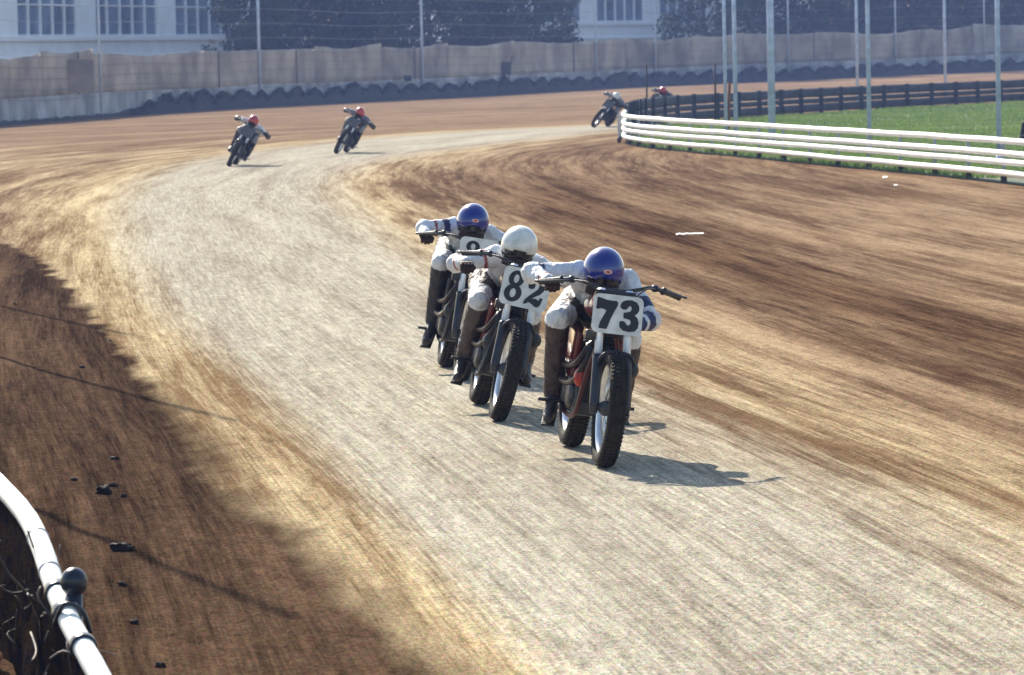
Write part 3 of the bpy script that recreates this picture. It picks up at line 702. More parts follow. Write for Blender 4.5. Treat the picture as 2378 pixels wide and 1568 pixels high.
# ------------------------------------------------------------------ numerals
G7 = [(820, 770), (870, 778), (950, 800), (1030, 805), (1085, 800), (1112, 825), (1105, 875), (1065, 960), (1025, 1060), (995, 1160), (975, 1210), (865, 1205), (880, 1120), (925, 1020), (958, 955), (930, 935), (880, 925), (838, 940), (812, 935)]
G3 = [(1160, 890), (1180, 845), (1230, 818), (1310, 810), (1380, 835), (1415, 880), (1420, 940), (1395, 985), (1362, 1008), (1402, 1040), (1426, 1100), (1420, 1170), (1380, 1220), (1300, 1235), (1220, 1225), (1172, 1185), (1163, 1115), (1200, 1095), (1240, 1110), (1262, 1142), (1290, 1152), (1312, 1132), (1318, 1100), (1300, 1075), (1262, 1065), (1213, 1060), (1210, 990), (1262, 975), (1300, 962), (1317, 932), (1310, 900), (1290, 888), (1270, 905), (1248, 942), (1200, 947), (1164, 925)]
G2 = [(0.02, 0.70), (0.06, 0.86), (0.22, 0.98), (0.5, 1.02), (0.8, 0.95), (0.97, 0.78), (0.95, 0.6), (0.8, 0.45), (0.55, 0.33), (0.42, 0.24), (0.62, 0.27), (0.8, 0.22), (0.84, 0.33), (1.0, 0.33), (0.96, 0.1), (0.85, -0.02), (0.68, -0.02), (0.5, 0.05), (0.3, 0.1), (0.12, 0.02), (0.0, 0.0), (0.03, 0.16), (0.2, 0.32), (0.45, 0.5), (0.6, 0.62), (0.63, 0.76), (0.54, 0.86), (0.42, 0.86), (0.38, 0.78), (0.42, 0.7), (0.36, 0.6), (0.2, 0.57), (0.06, 0.61)]
def norm_glyph(g):
    xs = [a for a, b in g]; ys = [b for a, b in g]; return [((a-min(xs))/(max(xs)-min(xs)), 1-(b-min(ys))/(max(ys)-min(ys))) for a, b in g]
def glyph(bm, ch, x0, z0, w_, h_, y, slant=0.0):
    def fn(a, b, d): return Vector((x0 + a*w_ + slant*b*h_, y-d, z0 + b*h_))
    if ch in '73':
        g = norm_glyph(G7 if ch == '7' else G3); poly_prism(bm, g, 0.0025, fn)
    elif ch == '2': poly_prism(bm, G2, 0.0025, fn)
    elif ch == '8':
        for k, (cx, cz, rx, rz, ix, iz) in enumerate(((0.5, 0.74, 0.44, 0.27, 0.15, 0.14), (0.5, 0.27, 0.50, 0.285, 0.17, 0.15))):
            n = 28; o1 = []; i1 = []; o2 = []; i2 = []
            for j in range(n):
                a = 2*math.pi*j/n; d = 0.0025+0.0007*k
                o1.append(bm.verts.new(fn(cx+rx*math.cos(a), cz+rz*math.sin(a), d))); i1.append(bm.verts.new(fn(cx+ix*math.cos(a), cz+iz*math.sin(a), d)))
                o2.append(bm.verts.new(fn(cx+rx*math.cos(a), cz+rz*math.sin(a), 0))); i2.append(bm.verts.new(fn(cx+ix*math.cos(a), cz+iz*math.sin(a), 0)))
            for j in range(n):
                q = (j+1) % n; bm.faces.new((o1[j], o1[q], i1[q], i1[j])); bm.faces.new((o2[j], o2[q], o1[q], o1[j])); bm.faces.new((i1[j], i1[q], i2[q], i2[j]))
def rrect(w_, h_, r, n=5):
    out = []
    for cx, cz, a0 in ((w_/2-r, h_/2-r, 0), (-w_/2+r, h_/2-r, 90), (-w_/2+r, -h_/2+r, 180), (w_/2-r, -h_/2+r, 270)):
        for k in range(n+1): a = R(a0+90*k/n); out.append((cx+r*math.cos(a), cz+r*math.sin(a)))
    return out

# ------------------------------------------------------------------ motorcycle (front wheel contact at origin, nose towards -Y)
WB_ = 1.38
def wheel(root, name, y, rt, wt_):
    e = empty(name); e.parent = root; e.location = (0, y, 0.335); Rr = 0.335
    bm = bmesh.new(); prof = []
    for k in range(15):
        a = math.pi*(-0.12+1.24*k/14); prof.append((math.cos(a)*wt_*(1 if abs(math.cos(a)) < 0.95 else 0.97), Rr-rt+math.sin(a)*rt))
    prof += [(-wt_*0.55, Rr-rt*1.45), (wt_*0.55, Rr-rt*1.45)]
    lathe_x(bm, prof, (0, 0, 0), 72)
    for k in range(72):                # tread blocks
        a = 2*math.pi*k/72
        for s in (-0.72, -0.25, 0.25, 0.72):
            off = (0.5 if abs(s) < 0.5 else 0)*2*math.pi/72
            h = math.sqrt(max(0, 1-(s*0.9)**2)); rad = Rr-rt+rt*h+0.001; rot = Matrix.Rotation(-(a+off), 3, 'X')
            c = Vector((s*wt_, 0, 0)) + Vector((0, math.sin(a+off)*rad, math.cos(a+off)*rad))
            box(bm, c, (wt_*0.34, 0.017, 0.010), rot @ Matrix.Rotation(s*0.75, 3, 'Y'))
    obj('tyre', bm, M_black_rub, e)
    bm = bmesh.new(); r1 = Rr-rt*1.5; lathe_x(bm, [(-wt_*0.66, r1+0.012), (-wt_*0.70, r1-0.006), (-wt_*0.4, r1-0.02), (0, r1-0.026), (wt_*0.4, r1-0.02), (wt_*0.70, r1-0.006), (wt_*0.66, r1+0.012), (0, r1-0.012)], (0, 0, 0), 64); obj('rim', bm, M_rim, e)
    bm = bmesh.new()
    for k in range(32):
        a = 2*math.pi*k/32; a2 = a + (0.35 if k % 4 < 2 else -0.35); s = 0.035 if k % 2 else -0.035
        tube(bm, [(s, math.cos(a2)*0.035, math.sin(a2)*0.035), (0, math.cos(a)*(r1-0.015), math.sin(a)*(r1-0.015))], 0.0028, 5)
    obj('spokes', bm, M_chrome, e)
    bm = bmesh.new(); lathe_x(bm, [(-0.07, 0.012), (-0.06, 0.03), (-0.035, 0.045), (0.035, 0.045), (0.06, 0.03), (0.07, 0.012)], (0, 0, 0), 24); obj('hub', bm, M_alu, e)
    return e
def motorcycle(label, plate=None, tank=M_red, grp='flat track motorcycles', digits=(), size=(0.29, 0.222), pz=0.868):
    root = empty('racing_motorcycle'); tag(root, label, 'motorcycle', grp)
    wheel(root, 'front_wheel', 0, 0.052, 0.054); rw = wheel(root, 'rear_wheel', WB_, 0.056, 0.062)
    bm = bmesh.new(); lathe_x(bm, [(0.085, 0.05), (0.089, 0.05), (0.089, 0.125), (0.085, 0.125)], (0, 0, 0), 36); obj('brake_disc', bm, M_rim, rw)
    def fk(z): return (z-0.335)*0.47
    for s in (-1, 1):
        f = bm = bmesh.new(); tube(bm, [(s*0.092, 0.0, 0.30), (s*0.092, fk(0.36), 0.36), (s*0.085, fk(0.60), 0.60), (s*0.083, fk(0.62), 0.625)], [0.022, 0.030, 0.030, 0.034], 16)
        fo = obj('fork_leg', bm, mat('dull_slider_metal', (0.05, 0.05, 0.06), 0.3, 0.6, var=0.3, vscale=10), root)
        bm = bmesh.new(); tube(bm, [(s*0.083, fk(0.61), 0.61), (s*0.083, fk(1.0), 1.0)], 0.0235, 16); obj('stanchion', bm, mat('bright_stanchion', (0.78, 0.84, 0.95), 0.45, 0.35), fo)
    bm = bmesh.new(); tube(bm, [(-0.11, 0, 0.335), (0.11, 0, 0.335)], 0.014, 12); obj('axle', bm, M_alu, root)
    bm = bmesh.new()
    for z in (0.765, 0.965): box(bm, (0, fk(z)+0.02, z), (0.235, 0.10, 0.035), Matrix.Rotation(-0.44, 3, 'X'), 0.008)
    box(bm, (-0.135, fk(0.72), 0.735), (0.06, 0.05, 0.06), None, 0.01)
    obj('triple_clamp', bm, M_blackp, root)
    bm = bmesh.new(); tube(bm, curve_pts([(-0.105, -0.03, 0.60), (-0.06, -0.055, 0.655), (0.06, -0.055, 0.655), (0.105, -0.03, 0.60)], 4), 0.012, 8); obj('fork_brace', bm, M_dark_metal, root)
    # number plate
    bm = bmesh.new(); o = empty('tmp'); bpy.data.objects.remove(o)
    poly_prism(bm, rrect(size[0], size[1], 0.035), 0.004, lambda a, b, d: Vector((a, -d, b)))
    pl = obj('number_plate', bm, M_plate, root, False); pl.location = (0.004, 0.155, pz); pl.rotation_euler = (R(-12), 0, 0)
    for (ch, x0, z0, w_, h_, sl_) in digits:
        bm = bmesh.new(); glyph(bm, ch, x0, z0, w_, h_, -0.0045, sl_); obj('numeral', bm, M_ink, pl, False)
    # bars
    bm = bmesh.new(); hp = [(0, 0.345, 1.0), (0.06, 0.345, 1.0), (0.14, 0.36, 1.018), (0.21, 0.385, 1.036), (0.275, 0.43, 1.03), (0.41, 0.53, 0.995)]
    tube(bm, curve_pts([(-x, y, z) for x, y, z in reversed(hp[1:])] + hp, 5), 0.0115, 10)
    hb = obj('handlebar', bm, mat('black_chrome_bar', (0.05, 0.05, 0.055), 0.3, 0.7), root)
    for s in (-1, 1):
        a, b = Vector((s*0.298, 0.448, 1.025)), Vector((s*0.412, 0.531, 0.995))
        bm = bmesh.new(); tube(bm, [a, a.lerp(b, 0.04), a.lerp(b, 0.06), a.lerp(b, 0.96), b], [0.024, 0.024, 0.018, 0.018, 0.021], 14); obj('grip', bm, M_seat, hb)
        bm = bmesh.new(); tube(bm, curve_pts([(s*0.25, 0.41, 1.028), (s*0.29, 0.38, 1.022), (s*0.38, 0.43, 1.008), (s*0.445, 0.49, 0.998)], 4), [0.012]+[0.007]*11+[0.009], 8); ball(bm, (s*0.245, 0.415, 1.034), (0.026, 0.022, 0.022), 10, 8); obj('lever', bm, M_blackp, hb)
        bm = bmesh.new(); tube(bm, curve_pts([(s*0.245, 0.40, 1.03), (s*0.17, 0.24, 1.03), (s*0.10, 0.24, 0.96), (s*0.04, 0.34, 0.82)], 5), 0.005, 6); obj('cable', bm, M_seat, hb)
    # frame
    bm = bmesh.new(); tube(bm, [(0, 0.27, 0.78), (0, 0.34, 0.97)], 0.032, 12)
    tube(bm, curve_pts([(0, 0.33, 0.93), (0, 0.60, 0.86), (0, 0.95, 0.72)], 4), 0.02, 8)
    for s in (-1, 1):
        tube(bm, curve_pts([(s*0.02, 0.30, 0.82), (s*0.09, 0.42, 0.52), (s*0.12, 0.50, 0.27), (s*0.13, 0.75, 0.23), (s*0.13, 0.98, 0.28), (s*0.10, 1.02, 0.50), (s*0.08, 0.92, 0.74)], 5), 0.014, 8)
        tube(bm, [(s*0.10, 0.98, 0.62), (s*0.08, 1.3, 0.77)], 0.012, 8); tube(bm, [(s*0.08, 0.92, 0.74), (s*0.08, 1.38, 0.79)], 0.012, 8)
    obj('frame', bm, mat('dark_red_frame', (0.09, 0.012, 0.008), 0.4, var=0.3) if tank == M_red else M_dark_metal, root)
    bm = bmesh.new()
    for s in (-1, 1): tube(bm, [(s*0.10, 0.98, 0.36), (s*0.095, WB_+0.03, 0.335)], [0.022, 0.016], 10)
    tube(bm, [(-0.1, 1.0, 0.36), (0.1, 1.0, 0.36)], 0.02, 8); obj('swingarm', bm, M_alu, root)
    for s in (-1, 1):
        bm = bmesh.new(); tube(bm, [(s*0.125, 1.32, 0.36), (s*0.115, 1.22, 0.74)], 0.012, 8)
        for k in range(11):
            f = 0.25+0.065*k; c = Vector((s*0.125, 1.32, 0.36)).lerp(Vector((s*0.115, 1.22, 0.74)), f); tube(bm, [c, c+Vector((0, -0.004, 0.012))], 0.027, 10)
        obj('shock_absorber', bm, M_chrome, root)
    # tank, seat, tail
    def tank_b(b):
        ball(b, (0, 0.50, 0.90), (0.115, 0.16, 0.085)); ball(b, (0, 0.66, 0.885), (0.125, 0.17, 0.085)); ball(b, (0, 0.80, 0.865), (0.09, 0.14, 0.07))
    tk = fused('fuel_tank', tank_b, 0.012, tank, root, 4)
    bm = bmesh.new(); tube(bm, [(0, 0.54, 0.965), (0, 0.545, 0.995)], 0.025, 14); obj('filler_cap', bm, M_chrome, tk)
    def seat_b(b):
        ball(b, (0, 0.98, 0.80), (0.10, 0.14, 0.04)); ball(b, (0, 1.15, 0.80), (0.115, 0.16, 0.045)); ball(b, (0, 1.30, 0.835), (0.115, 0.11, 0.06))
    fused('seat', seat_b, 0.012, M_seat, root, 4)
    bm = bmesh.new(); bx = []
    for k in range(9):
        y = 1.2+0.33*k/8; wq = 0.115-0.04*(k/8)**2; z = 0.77+0.10*(k/8); bx.append([bm.verts.new((x*wq, y, z+0.03*(1-abs(x)**2))) for x in (-1, -0.6, 0, 0.6, 1)])
    for A, B in zip(bx, bx[1:]):
        for i in range(4): bm.faces.new((A[i], A[i+1], B[i+1], B[i]))
    tl = obj('tail_fender', bm, tank, root); tl.modifiers.new('t', 'SOLIDIFY').thickness = 0.006
    # engine
    bm = bmesh.new(); box(bm, (0, 0.76, 0.37), (0.27, 0.44, 0.26), None, 0.04); en = obj('engine', bm, M_alu, root)
    for s in (-1, 1):
        bm = bmesh.new()
        for yy, rr in ((0.66, 0.095), (0.87, 0.075)):
            tube(bm, [(s*0.12, yy, 0.37), (s*0.155, yy, 0.37), (s*0.163, yy, 0.37)], [rr, rr, rr*0.8], 24)
        obj('side_cover', bm, M_alu, en)
    bm = bmesh.new()
    for k in range(11): box(bm, (0, 0.63-0.006*k, 0.49+0.022*k), (0.21-0.004*k, 0.19, 0.009), Matrix.Rotation(0.25, 3, 'X'), 0.003)
    tube(bm, [(0, 0.64, 0.46), (0, 0.57, 0.73)], 0.065, 14); box(bm, (0, 0.565, 0.755), (0.15, 0.14, 0.06), None, 0.015); obj('cylinder', bm, M_dark_metal, en)
    bm = bmesh.new(); tube(bm, [(0.06, 0.66, 0.58), (0.13, 0.66, 0.55)], 0.03, 12); ball(bm, (0.185, 0.62, 0.535), (0.055, 0.07, 0.055), 18, 12); obj('air_filter', bm, M_seat, en)
    for j, (dz, dy) in enumerate(((0, 0), (0.10, 0.0))):
        bm = bmesh.new(); pp = curve_pts([(-0.05+0.02*j, 0.53, 0.68+0.02*j), (-0.09, 0.46, 0.60+dz*0.6), (-0.145, 0.52, 0.45+dz), (-0.17, 0.78, 0.42+dz), (-0.175, 0.95, 0.46+dz), (-0.17, 1.22, 0.50+dz)], 5)
        tube(bm, pp, [0.019]*15+[0.021+0.0013*k for k in range(len(pp)-15)], 14); obj('exhaust_pipe', bm, mat('blued_steel', (0.05, 0.035, 0.03), 0.4, 0.6, var=0.4, vscale=9), root)
    for s in (-1, 1):
        bm = bmesh.new(); box(bm, (s*0.125, 0.86, 0.60), (0.04, 0.42, 0.30), Matrix.Rotation(0.2, 3, 'X'), 0.012); obj('side_panel', bm, tank, root)
    bm = bmesh.new(); ball(bm, (-0.115, 0.50, 0.47), (0.042, 0.05, 0.06), 16, 12); obj('ignition_cover', bm, mat('bright_red_cover', (0.50, 0.03, 0.012), 0.35, var=0.4, vscale=12) if tank == M_red else M_blackp, root)
    bm = bmesh.new(); box(bm, (-0.04, 0.52, 0.50), (0.15, 0.10, 0.36), Matrix.Rotation(0.3, 3, 'X'), 0.03); obj('crankcase_front', bm, M_dark_metal, root)
    bm = bmesh.new(); box(bm, (0, 0.84, 0.56), (0.16, 0.26, 0.22), None, 0.02); obj('oil_tank', bm, M_blackp, root)
    for s in (-1, 1):
        bm = bmesh.new(); tube(bm, [(s*0.12, 0.93, 0.29), (s*0.21, 0.93, 0.29), (s*0.21, 0.93, 0.29)], 0.011, 8); box(bm, (s*0.245, 0.93, 0.29), (0.09, 0.035, 0.02), None, 0.004)
        obj('footpeg', bm, M_dark_metal, root)
    bm = bmesh.new(); tube(bm, [(0.09, WB_-0.10, 0.34), (0.09, WB_, 0.24), (0.09, WB_+0.10, 0.34), (0.09, WB_, 0.44), (0.09, WB_-0.1, 0.34)], 0.006, 6); tube(bm, [(0.09, 0.9, 0.40), (0.09, WB_, 0.43)], 0.007, 6); tube(bm, [(0.09, 0.9, 0.33), (0.09, WB_, 0.25)], 0.007, 6); obj('chain', bm, M_dark_metal, root)
    return root

# ------------------------------------------------------------------ riders
WHITE = (0.74, 0.75, 0.79); NAVY = (0.012, 0.02, 0.10); RED = (0.30, 0.02, 0.02); BROWN = (0.038, 0.018, 0.017); BLACK = (0.018, 0.018, 0.022); GREY = (0.30, 0.28, 0.28)
def hand(parent, wrist, fwd, barv, m=M_glove):
    """gloved hand closed round a bar: fwd wrist->knuckles, barv along the bar"""
    w_ = Vector(wrist); f = Vector(fwd).normalized(); s = Vector(barv); s = (s - f*s.dot(f)).normalized(); dn = f.cross(s)
    if dn.z > 0: dn = -dn
    def b(bm):
        capsule(bm, w_-f*0.05, w_, 0.033, 0.028)
        for k in range(5): capsule(bm, w_+s*(-0.026+0.013*k), w_+f*0.075+s*(-0.032+0.016*k), 0.019, 0.017)
    g = fused('glove', b, 0.006, m, parent, 2)
    for k, (ln, off) in enumerate(((0.034, -0.033), (0.039, -0.011), (0.037, 0.011), (0.029, 0.033))):
        p0 = w_+f*0.078+s*off; p1 = p0+f*ln*0.75+dn*ln*0.35; p2 = p1+dn*ln*0.95-f*0.004; p3 = p2-f*ln*0.75+dn*0.004
        bm = bmesh.new(); capsule(bm, p0, p1, 0.0135, 0.0125); capsule(bm, p1, p2, 0.0125, 0.0115); capsule(bm, p2, p3, 0.0115, 0.010); obj('finger', bm, m, g)
    bm = bmesh.new(); q0 = w_+f*0.02-s*0.032+dn*0.008; q1 = q0+f*0.032-s*0.018+dn*0.02; q2 = q1+f*0.022+s*0.012+dn*0.022
    capsule(bm, q0, q1, 0.0135, 0.012); capsule(bm, q1, q2, 0.012, 0.009); obj('thumb', bm, m, g)
    return g
def boot(parent, ankle, toe, shin):
    a = Vector(ankle); t = Vector(toe); k = Vector(shin); fwd = (t-a).normalized()
    def b(bm):
        top = a.lerp(k, 0.62); capsule(bm, a, top, 0.046, 0.062)
        heel = a - fwd*0.05 + Vector((0, 0, -0.055)); ball_ = a + fwd*0.13 + Vector((0, 0, -0.05)); tip = a + fwd*0.20 + Vector((0, 0, -0.052))
        capsule(bm, a, heel, 0.045, 0.036); capsule(bm, heel, ball_, 0.036, 0.040); capsule(bm, ball_, tip, 0.042, 0.033); capsule(bm, a+Vector((0, 0, -0.01)), ball_, 0.044, 0.036)
    bt = fused('boot', b, 0.010, M_boot, parent, 3)
    bm = bmesh.new(); c = a+fwd*0.07+Vector((0, 0, -0.095)); rot = fwd.to_track_quat('Y', 'Z').to_matrix(); box(bm, c, (0.08, 0.27, 0.015), rot, 0.006); obj('sole', bm, M_seat, bt)
    bm = bmesh.new(); c = a+fwd*0.185+Vector((0, 0, -0.045)); ball(bm, c, (0.036, 0.036, 0.022), 14, 8); obj('toe_cap', bm, mat('worn_steel', (0.16, 0.16, 0.17), 0.5, 0.7), bt)
    bm = bmesh.new()
    for q in (0.12, 0.27, 0.42):
        c = a.lerp(k, q); tube(bm, [c-(k-a).normalized()*0.009, c+(k-a).normalized()*0.009], 0.050+0.018*q*1.2+0.004, 16)
    obj('strap', bm, mat('boot_buckle', (0.07, 0.06, 0.055), 0.5, 0.3), bt)
def helmet(parent, c, colour, pitch=24, yaw=0, dark_low=True, emblem=True, s=1.0):
    e = empty('helmet'); e.parent = parent; e.location = c; e.rotation_euler = (R(pitch), 0, R(yaw)); e.scale = (s, s, s)
    bm = bmesh.new(); bmesh.ops.create_uvsphere(bm, u_segments=48, v_segments=32, radius=1.0)
    for q in bm.verts:
        x, y, z = q.co; w_ = 0.122*(1-0.10*max(0, -z)**1.5); q.co = Vector((x*w_, y*0.142*(1+0.04*(y > 0)), z*(0.135 if z > 0 else 0.148)))
    dl = [f for f in bm.faces if (f.calc_center_median().z < -0.125) or (f.calc_center_median().y < -0.03 and -0.10 < f.calc_center_median().z < -0.012 - 0.02*abs(f.calc_center_median().x)/0.1 and abs(f.calc_center_median().x) < 0.098)]
    bmesh.ops.delete(bm, geom=dl, context='FACES')
    # lower front becomes a dark chin guard of its own
    low = [f for f in bm.faces if f.calc_center_median().z < -0.055 and f.calc_center_median().y < 0.05] if dark_low else []
    me2 = None
    if low:
        cb = bmesh.new(); mp = {}
        for f in low:
            vs_ = []
            for q in f.verts:
                if q.index not in mp: mp[q.index] = cb.verts.new(q.co*1.01)
                vs_.append(mp[q.index])
            cb.faces.new(vs_)
        bmesh.ops.delete(bm, geom=low, context='FACES')
        ch = obj('chin_guard', cb, M_mask, e); ch.modifiers.new('t', 'SOLIDIFY').thickness = 0.012
    sh = obj('shell', bm, HELM[colour], e); md = sh.modifiers.new('t', 'SOLIDIFY'); md.thickness = 0.012; md.offset = -1
    # face inside the opening
    def fb(b):
        ball(b, (0, -0.005, -0.02), (0.085, 0.098, 0.115)); ball(b, (0, -0.102, -0.055), (0.014, 0.022, 0.022)); ball(b, (0, -0.075, -0.105), (0.04, 0.03, 0.03))
        capsule(b, (-0.022, -0.095, -0.088), (0.022, -0.095, -0.088), 0.009, 0.009)
    hd = fused('face', fb, 0.008, M_skin, e, 2)
    bm = bmesh.new()
    for sx in (-1, 1): ball(bm, (sx*0.034, -0.088, -0.035), 0.012, 10, 8)
    obj('eye', bm, mat('eye_white', (0.7, 0.7, 0.68), 0.3), hd)
    bm = bmesh.new(); prev = None
    for k in range(17):
        a = R(-62+124*k/16); row = [bm.verts.new((math.sin(a)*0.109, -math.cos(a)*0.124, z)) for z in (-0.068, -0.055, -0.02, -0.008)]
        if prev:
            for i in range(3): bm.faces.new((prev[i], row[i], row[i+1], prev[i+1]))
        prev = row
    gg = obj('goggles', bm, M_visor, e); gg.modifiers.new('t', 'SOLIDIFY').thickness = 0.01
    bm = bmesh.new(); prev = None
    for k in range(17):
        a = R(-66+132*k/16); row = [bm.verts.new((math.sin(a)*0.106, -math.cos(a)*0.120, z)) for z in (-0.135, -0.10, -0.068)]
        if prev:
            for i in range(2): bm.faces.new((prev[i], row[i], row[i+1], prev[i+1]))
        prev = row
    gg = obj('face_mask', bm, M_mask, e); gg.modifiers.new('t', 'SOLIDIFY').thickness = 0.008
    if emblem:
        bm = bmesh.new()
        def fn(a, b, d):
            yy = -0.142*math.sqrt(max(0, 1-(a/0.122)**2-(b/0.135)**2))-0.0015-d; return Vector((a, yy, b))
        n = 20; poly_prism(bm, [(0.006+0.026*math.cos(2*math.pi*k/n), 0.030+0.012*math.sin(2*math.pi*k/n)) for k in range(n)], 0.0015, fn); em = obj('emblem', bm, M_emblem, e, False)
        bm = bmesh.new(); poly_prism(bm, [(0.006+0.014*math.cos(2*math.pi*k/n), 0.030+0.006*math.sin(2*math.pi*k/n)) for k in range(n)], 0.0035, fn); obj('emblem_mark', bm, M_emblem2, em, False)
    return e
def seg_dist(p, a, b):
    ab = b-a; t = max(0, min(1, (p-a).dot(ab)/ab.length_squared)); return (p-(a+ab*t)).length, t
def rider(label, J, colour, legs=BROWN, knee=WHITE, grp='racers on motorcycles', fork_hand=False, pitch=24, yaw=0, dark_low=True, emblem=True, voxel=0.013, upper=WHITE, fore=None, style={}):
    root = empty('person'); tag(root, label, 'person', grp)
    V = {k: Vector(v) for k, v in J.items()}
    hl, hr = V['pelvis']+Vector((-0.095, 0, 0)), V['pelvis']+Vector((0.095, 0, 0))
    bones = [('pelvis', V['pelvis'], V['waist'], 0.145, 0.125), ('chest', V['waist'], V['chest'], 0.125, 0.135), ('neck', V['chest'], V['neck'], 0.11, 0.065), ('neck', V['neck'], V['head'], 0.06, 0.07),
             ('shoulder', V['chest'], V['sl'], 0.115, 0.080), ('shoulder', V['chest'], V['sr'], 0.115, 0.080), ('hips', hl, hr, 0.115, 0.115), ('back', V['sl'], V['waist'], 0.075, 0.11), ('back', V['sr'], V['waist'], 0.075, 0.11)]
    for s, (sh, el, wr, hp, kn, an) in (('l', (V['sl'], V['el'], V['wl'], hl, V['kl'], V['al'])), ('r', (V['sr'], V['er'], V['wr'], hr, V['kr'], V['ar']))):
        bones += [('arm_'+s, sh, el, 0.071, 0.056), ('fore_'+s, el, wr, 0.057, 0.040), ('thigh_'+s, hp, kn, 0.112, 0.074), ('shin_'+s, kn, an, 0.074, 0.056)]
    def b(bm):
        for nme, p, q, ra, rb in bones: capsule(bm, p, q, ra, rb)
        for kn in ('kl', 'kr'): ball(bm, V[kn]+Vector((0, -0.02, 0.015)), 0.060, 12, 10)       # padded knees
        for el in ('el', 'er'): ball(bm, V[el], 0.067, 12, 10)
    def paint(co):
        best = min(((seg_dist(co, p, q)[0]-(ra+(rb-ra)*seg_dist(co, p, q)[1]), nme, seg_dist(co, p, q)[1]) for nme, p, q, ra, rb in bones), key=lambda t: t[0])
        nme, t = best[1], best[2]
        if nme[:-2] in style or nme in style:
            for lo, hi, cc in style.get(nme, ()) or style.get(nme[:-2], ()):
                if lo < t < hi: return cc
        if nme.startswith('arm'): return upper
        if nme.startswith('fore'): return fore if fore else upper
        if nme.startswith('thigh'):
            if t > 0.72 : return knee
            return legs
        if nme.startswith('shin'): return knee if t < 0.04 else legs
        if nme == 'hips' or nme == 'pelvis': return legs if t < 0.5 else upper
        return upper
    body = fused('body', b, voxel, M_suit, root, 4, paint)
    helmet(root, V['head'], colour, pitch, yaw, dark_low, emblem)
    for wk, ek, sx in (('wl', 'el', -1), ('wr', 'er', 1)):
        f = V.get('f'+wk[1]) or (V[wk]-V[ek]).normalized(); hand(root, V[wk], f, V.get('b'+wk[1]) or Vector((sx, 0.6, -0.2)))
    for ak, tk, kk in (('al', 'tl', 'kl'), ('ar', 'tr', 'kr')): boot(root, V[ak], V[tk], V[kk])
    return root
GEN = dict(head=(-0.03, 0.60, 1.13), neck=(-0.01, 0.72, 1.05), chest=(0, 0.86, 1.0), waist=(0, 1.05, 0.93), pelvis=(0, 1.20, 0.90), sl=(-0.17, 0.80, 1.04), sr=(0.17, 0.80, 1.03),
           el=(-0.40, 0.76, 0.99), wl=(-0.36, 0.575, 1.035), er=(0.42, 0.74, 0.96), wr=(0.36, 0.575, 1.025), fl=(0.0, -0.8, -0.08), fr=(0.0, -0.8, -0.05),
           kl=(-0.23, 0.75, 0.80), al=(-0.235, 0.98, 0.40), tl=(-0.24, 0.82, 0.37), kr=(0.23, 0.75, 0.76), ar=(0.235, 0.98, 0.38), tr=(0.25, 0.82, 0.35))

def pose_matrix(u, v, lean, yaw):
    g = G(u, v); g.z = 0.052*(1-math.cos(R(lean)))+0.004
    return Matrix.Translation(g) @ Matrix.Rotation(R(yaw), 4, 'Z') @ Matrix.Rotation(R(lean), 4, 'Y')
def set_pose(o, M): o.location = M.to_translation(); o.rotation_euler = M.to_euler()
def joints(M, tab):                    # joints read off the photograph, each at its own real depth
    inv = M.inverted(); y0 = M.to_translation().y; out = dict(GEN)
    for k, (u, v, b) in tab.items(): out[k] = tuple(inv @ P(u, v, y0+b))
    return out
# number 73
M73 = pose_matrix(1400, 1086, 8, 7.0)
set_pose(motorcycle('dark red flat track motorcycle with number plate 73, nearest the camera', digits=(('7', -0.128, -0.090, 0.126, 0.182, 0), ('3', 0.012, -0.093, 0.114, 0.186, 0)), size=(0.292, 0.228)), M73)
J = joints(M73, dict(head=(1402, 627, 0.66), neck=(1404, 655, 0.78), chest=(1398, 662, 0.90), waist=(1385, 690, 1.08), pelvis=(1378, 708, 1.22), sl=(1345, 636, 0.84), sr=(1455, 655, 0.84),
    el=(1236, 634, 0.78), wl=(1272, 652, 0.58), er=(1510, 744, 0.66), wr=(1462, 760, 0.42), kl=(1295, 742, 0.74), al=(1284, 915, 0.98), tl=(1276, 950, 0.80), kr=(1462, 790, 0.76), ar=(1444, 928, 1.0), tr=(1450, 944, 0.84)))
J['fl'] = (0.1, -0.8, 0.0); J['fr'] = (-0.8, -0.35, 0.1); J['br'] = (0, 0.1, 1)
o = rider('person crouched on number 73 in white leathers and blue helmet, left hand on the fork', J, 'blue', style={'arm_l': ((0.76, 0.88, NAVY),), 'fore_l': ((0.78, 0.9, RED),), 'fore_r': ((0.12, 0.36, NAVY), (0.50, 0.80, NAVY)), 'arm_r': ((0.55, 0.8, NAVY),)}, pitch=14, voxel=0.010); set_pose(o, M73)
# number 82
M82 = pose_matrix(1153, 978, 14.5, 5.5)
set_pose(motorcycle('dark flat track motorcycle with number plate 82 between the other two leading bikes', tank=mat('maroon_paint', (0.16, 0.015, 0.012), 0.35, coat=0.3), digits=(('8', -0.138, -0.100, 0.115, 0.205, 0.07), ('2', 0.002, -0.100, 0.118, 0.185, 0.08)), size=(0.315, 0.255)), M82)
J = joints(M82, dict(head=(1206, 571, 0.66), neck=(1200, 600, 0.80), chest=(1190, 610, 0.90), waist=(1172, 632, 1.08), pelvis=(1158, 645, 1.22), sl=(1153, 596, 0.86), sr=(1248, 620, 0.86),
    el=(1060, 612, 0.80), wl=(1082, 610, 0.60), kl=(1112, 702, 0.76), al=(1078, 828, 0.98), tl=(1068, 855, 0.82), kr=(1232, 735, 0.78), ar=(1222, 835, 1.0), tr=(1226, 860, 0.84)))
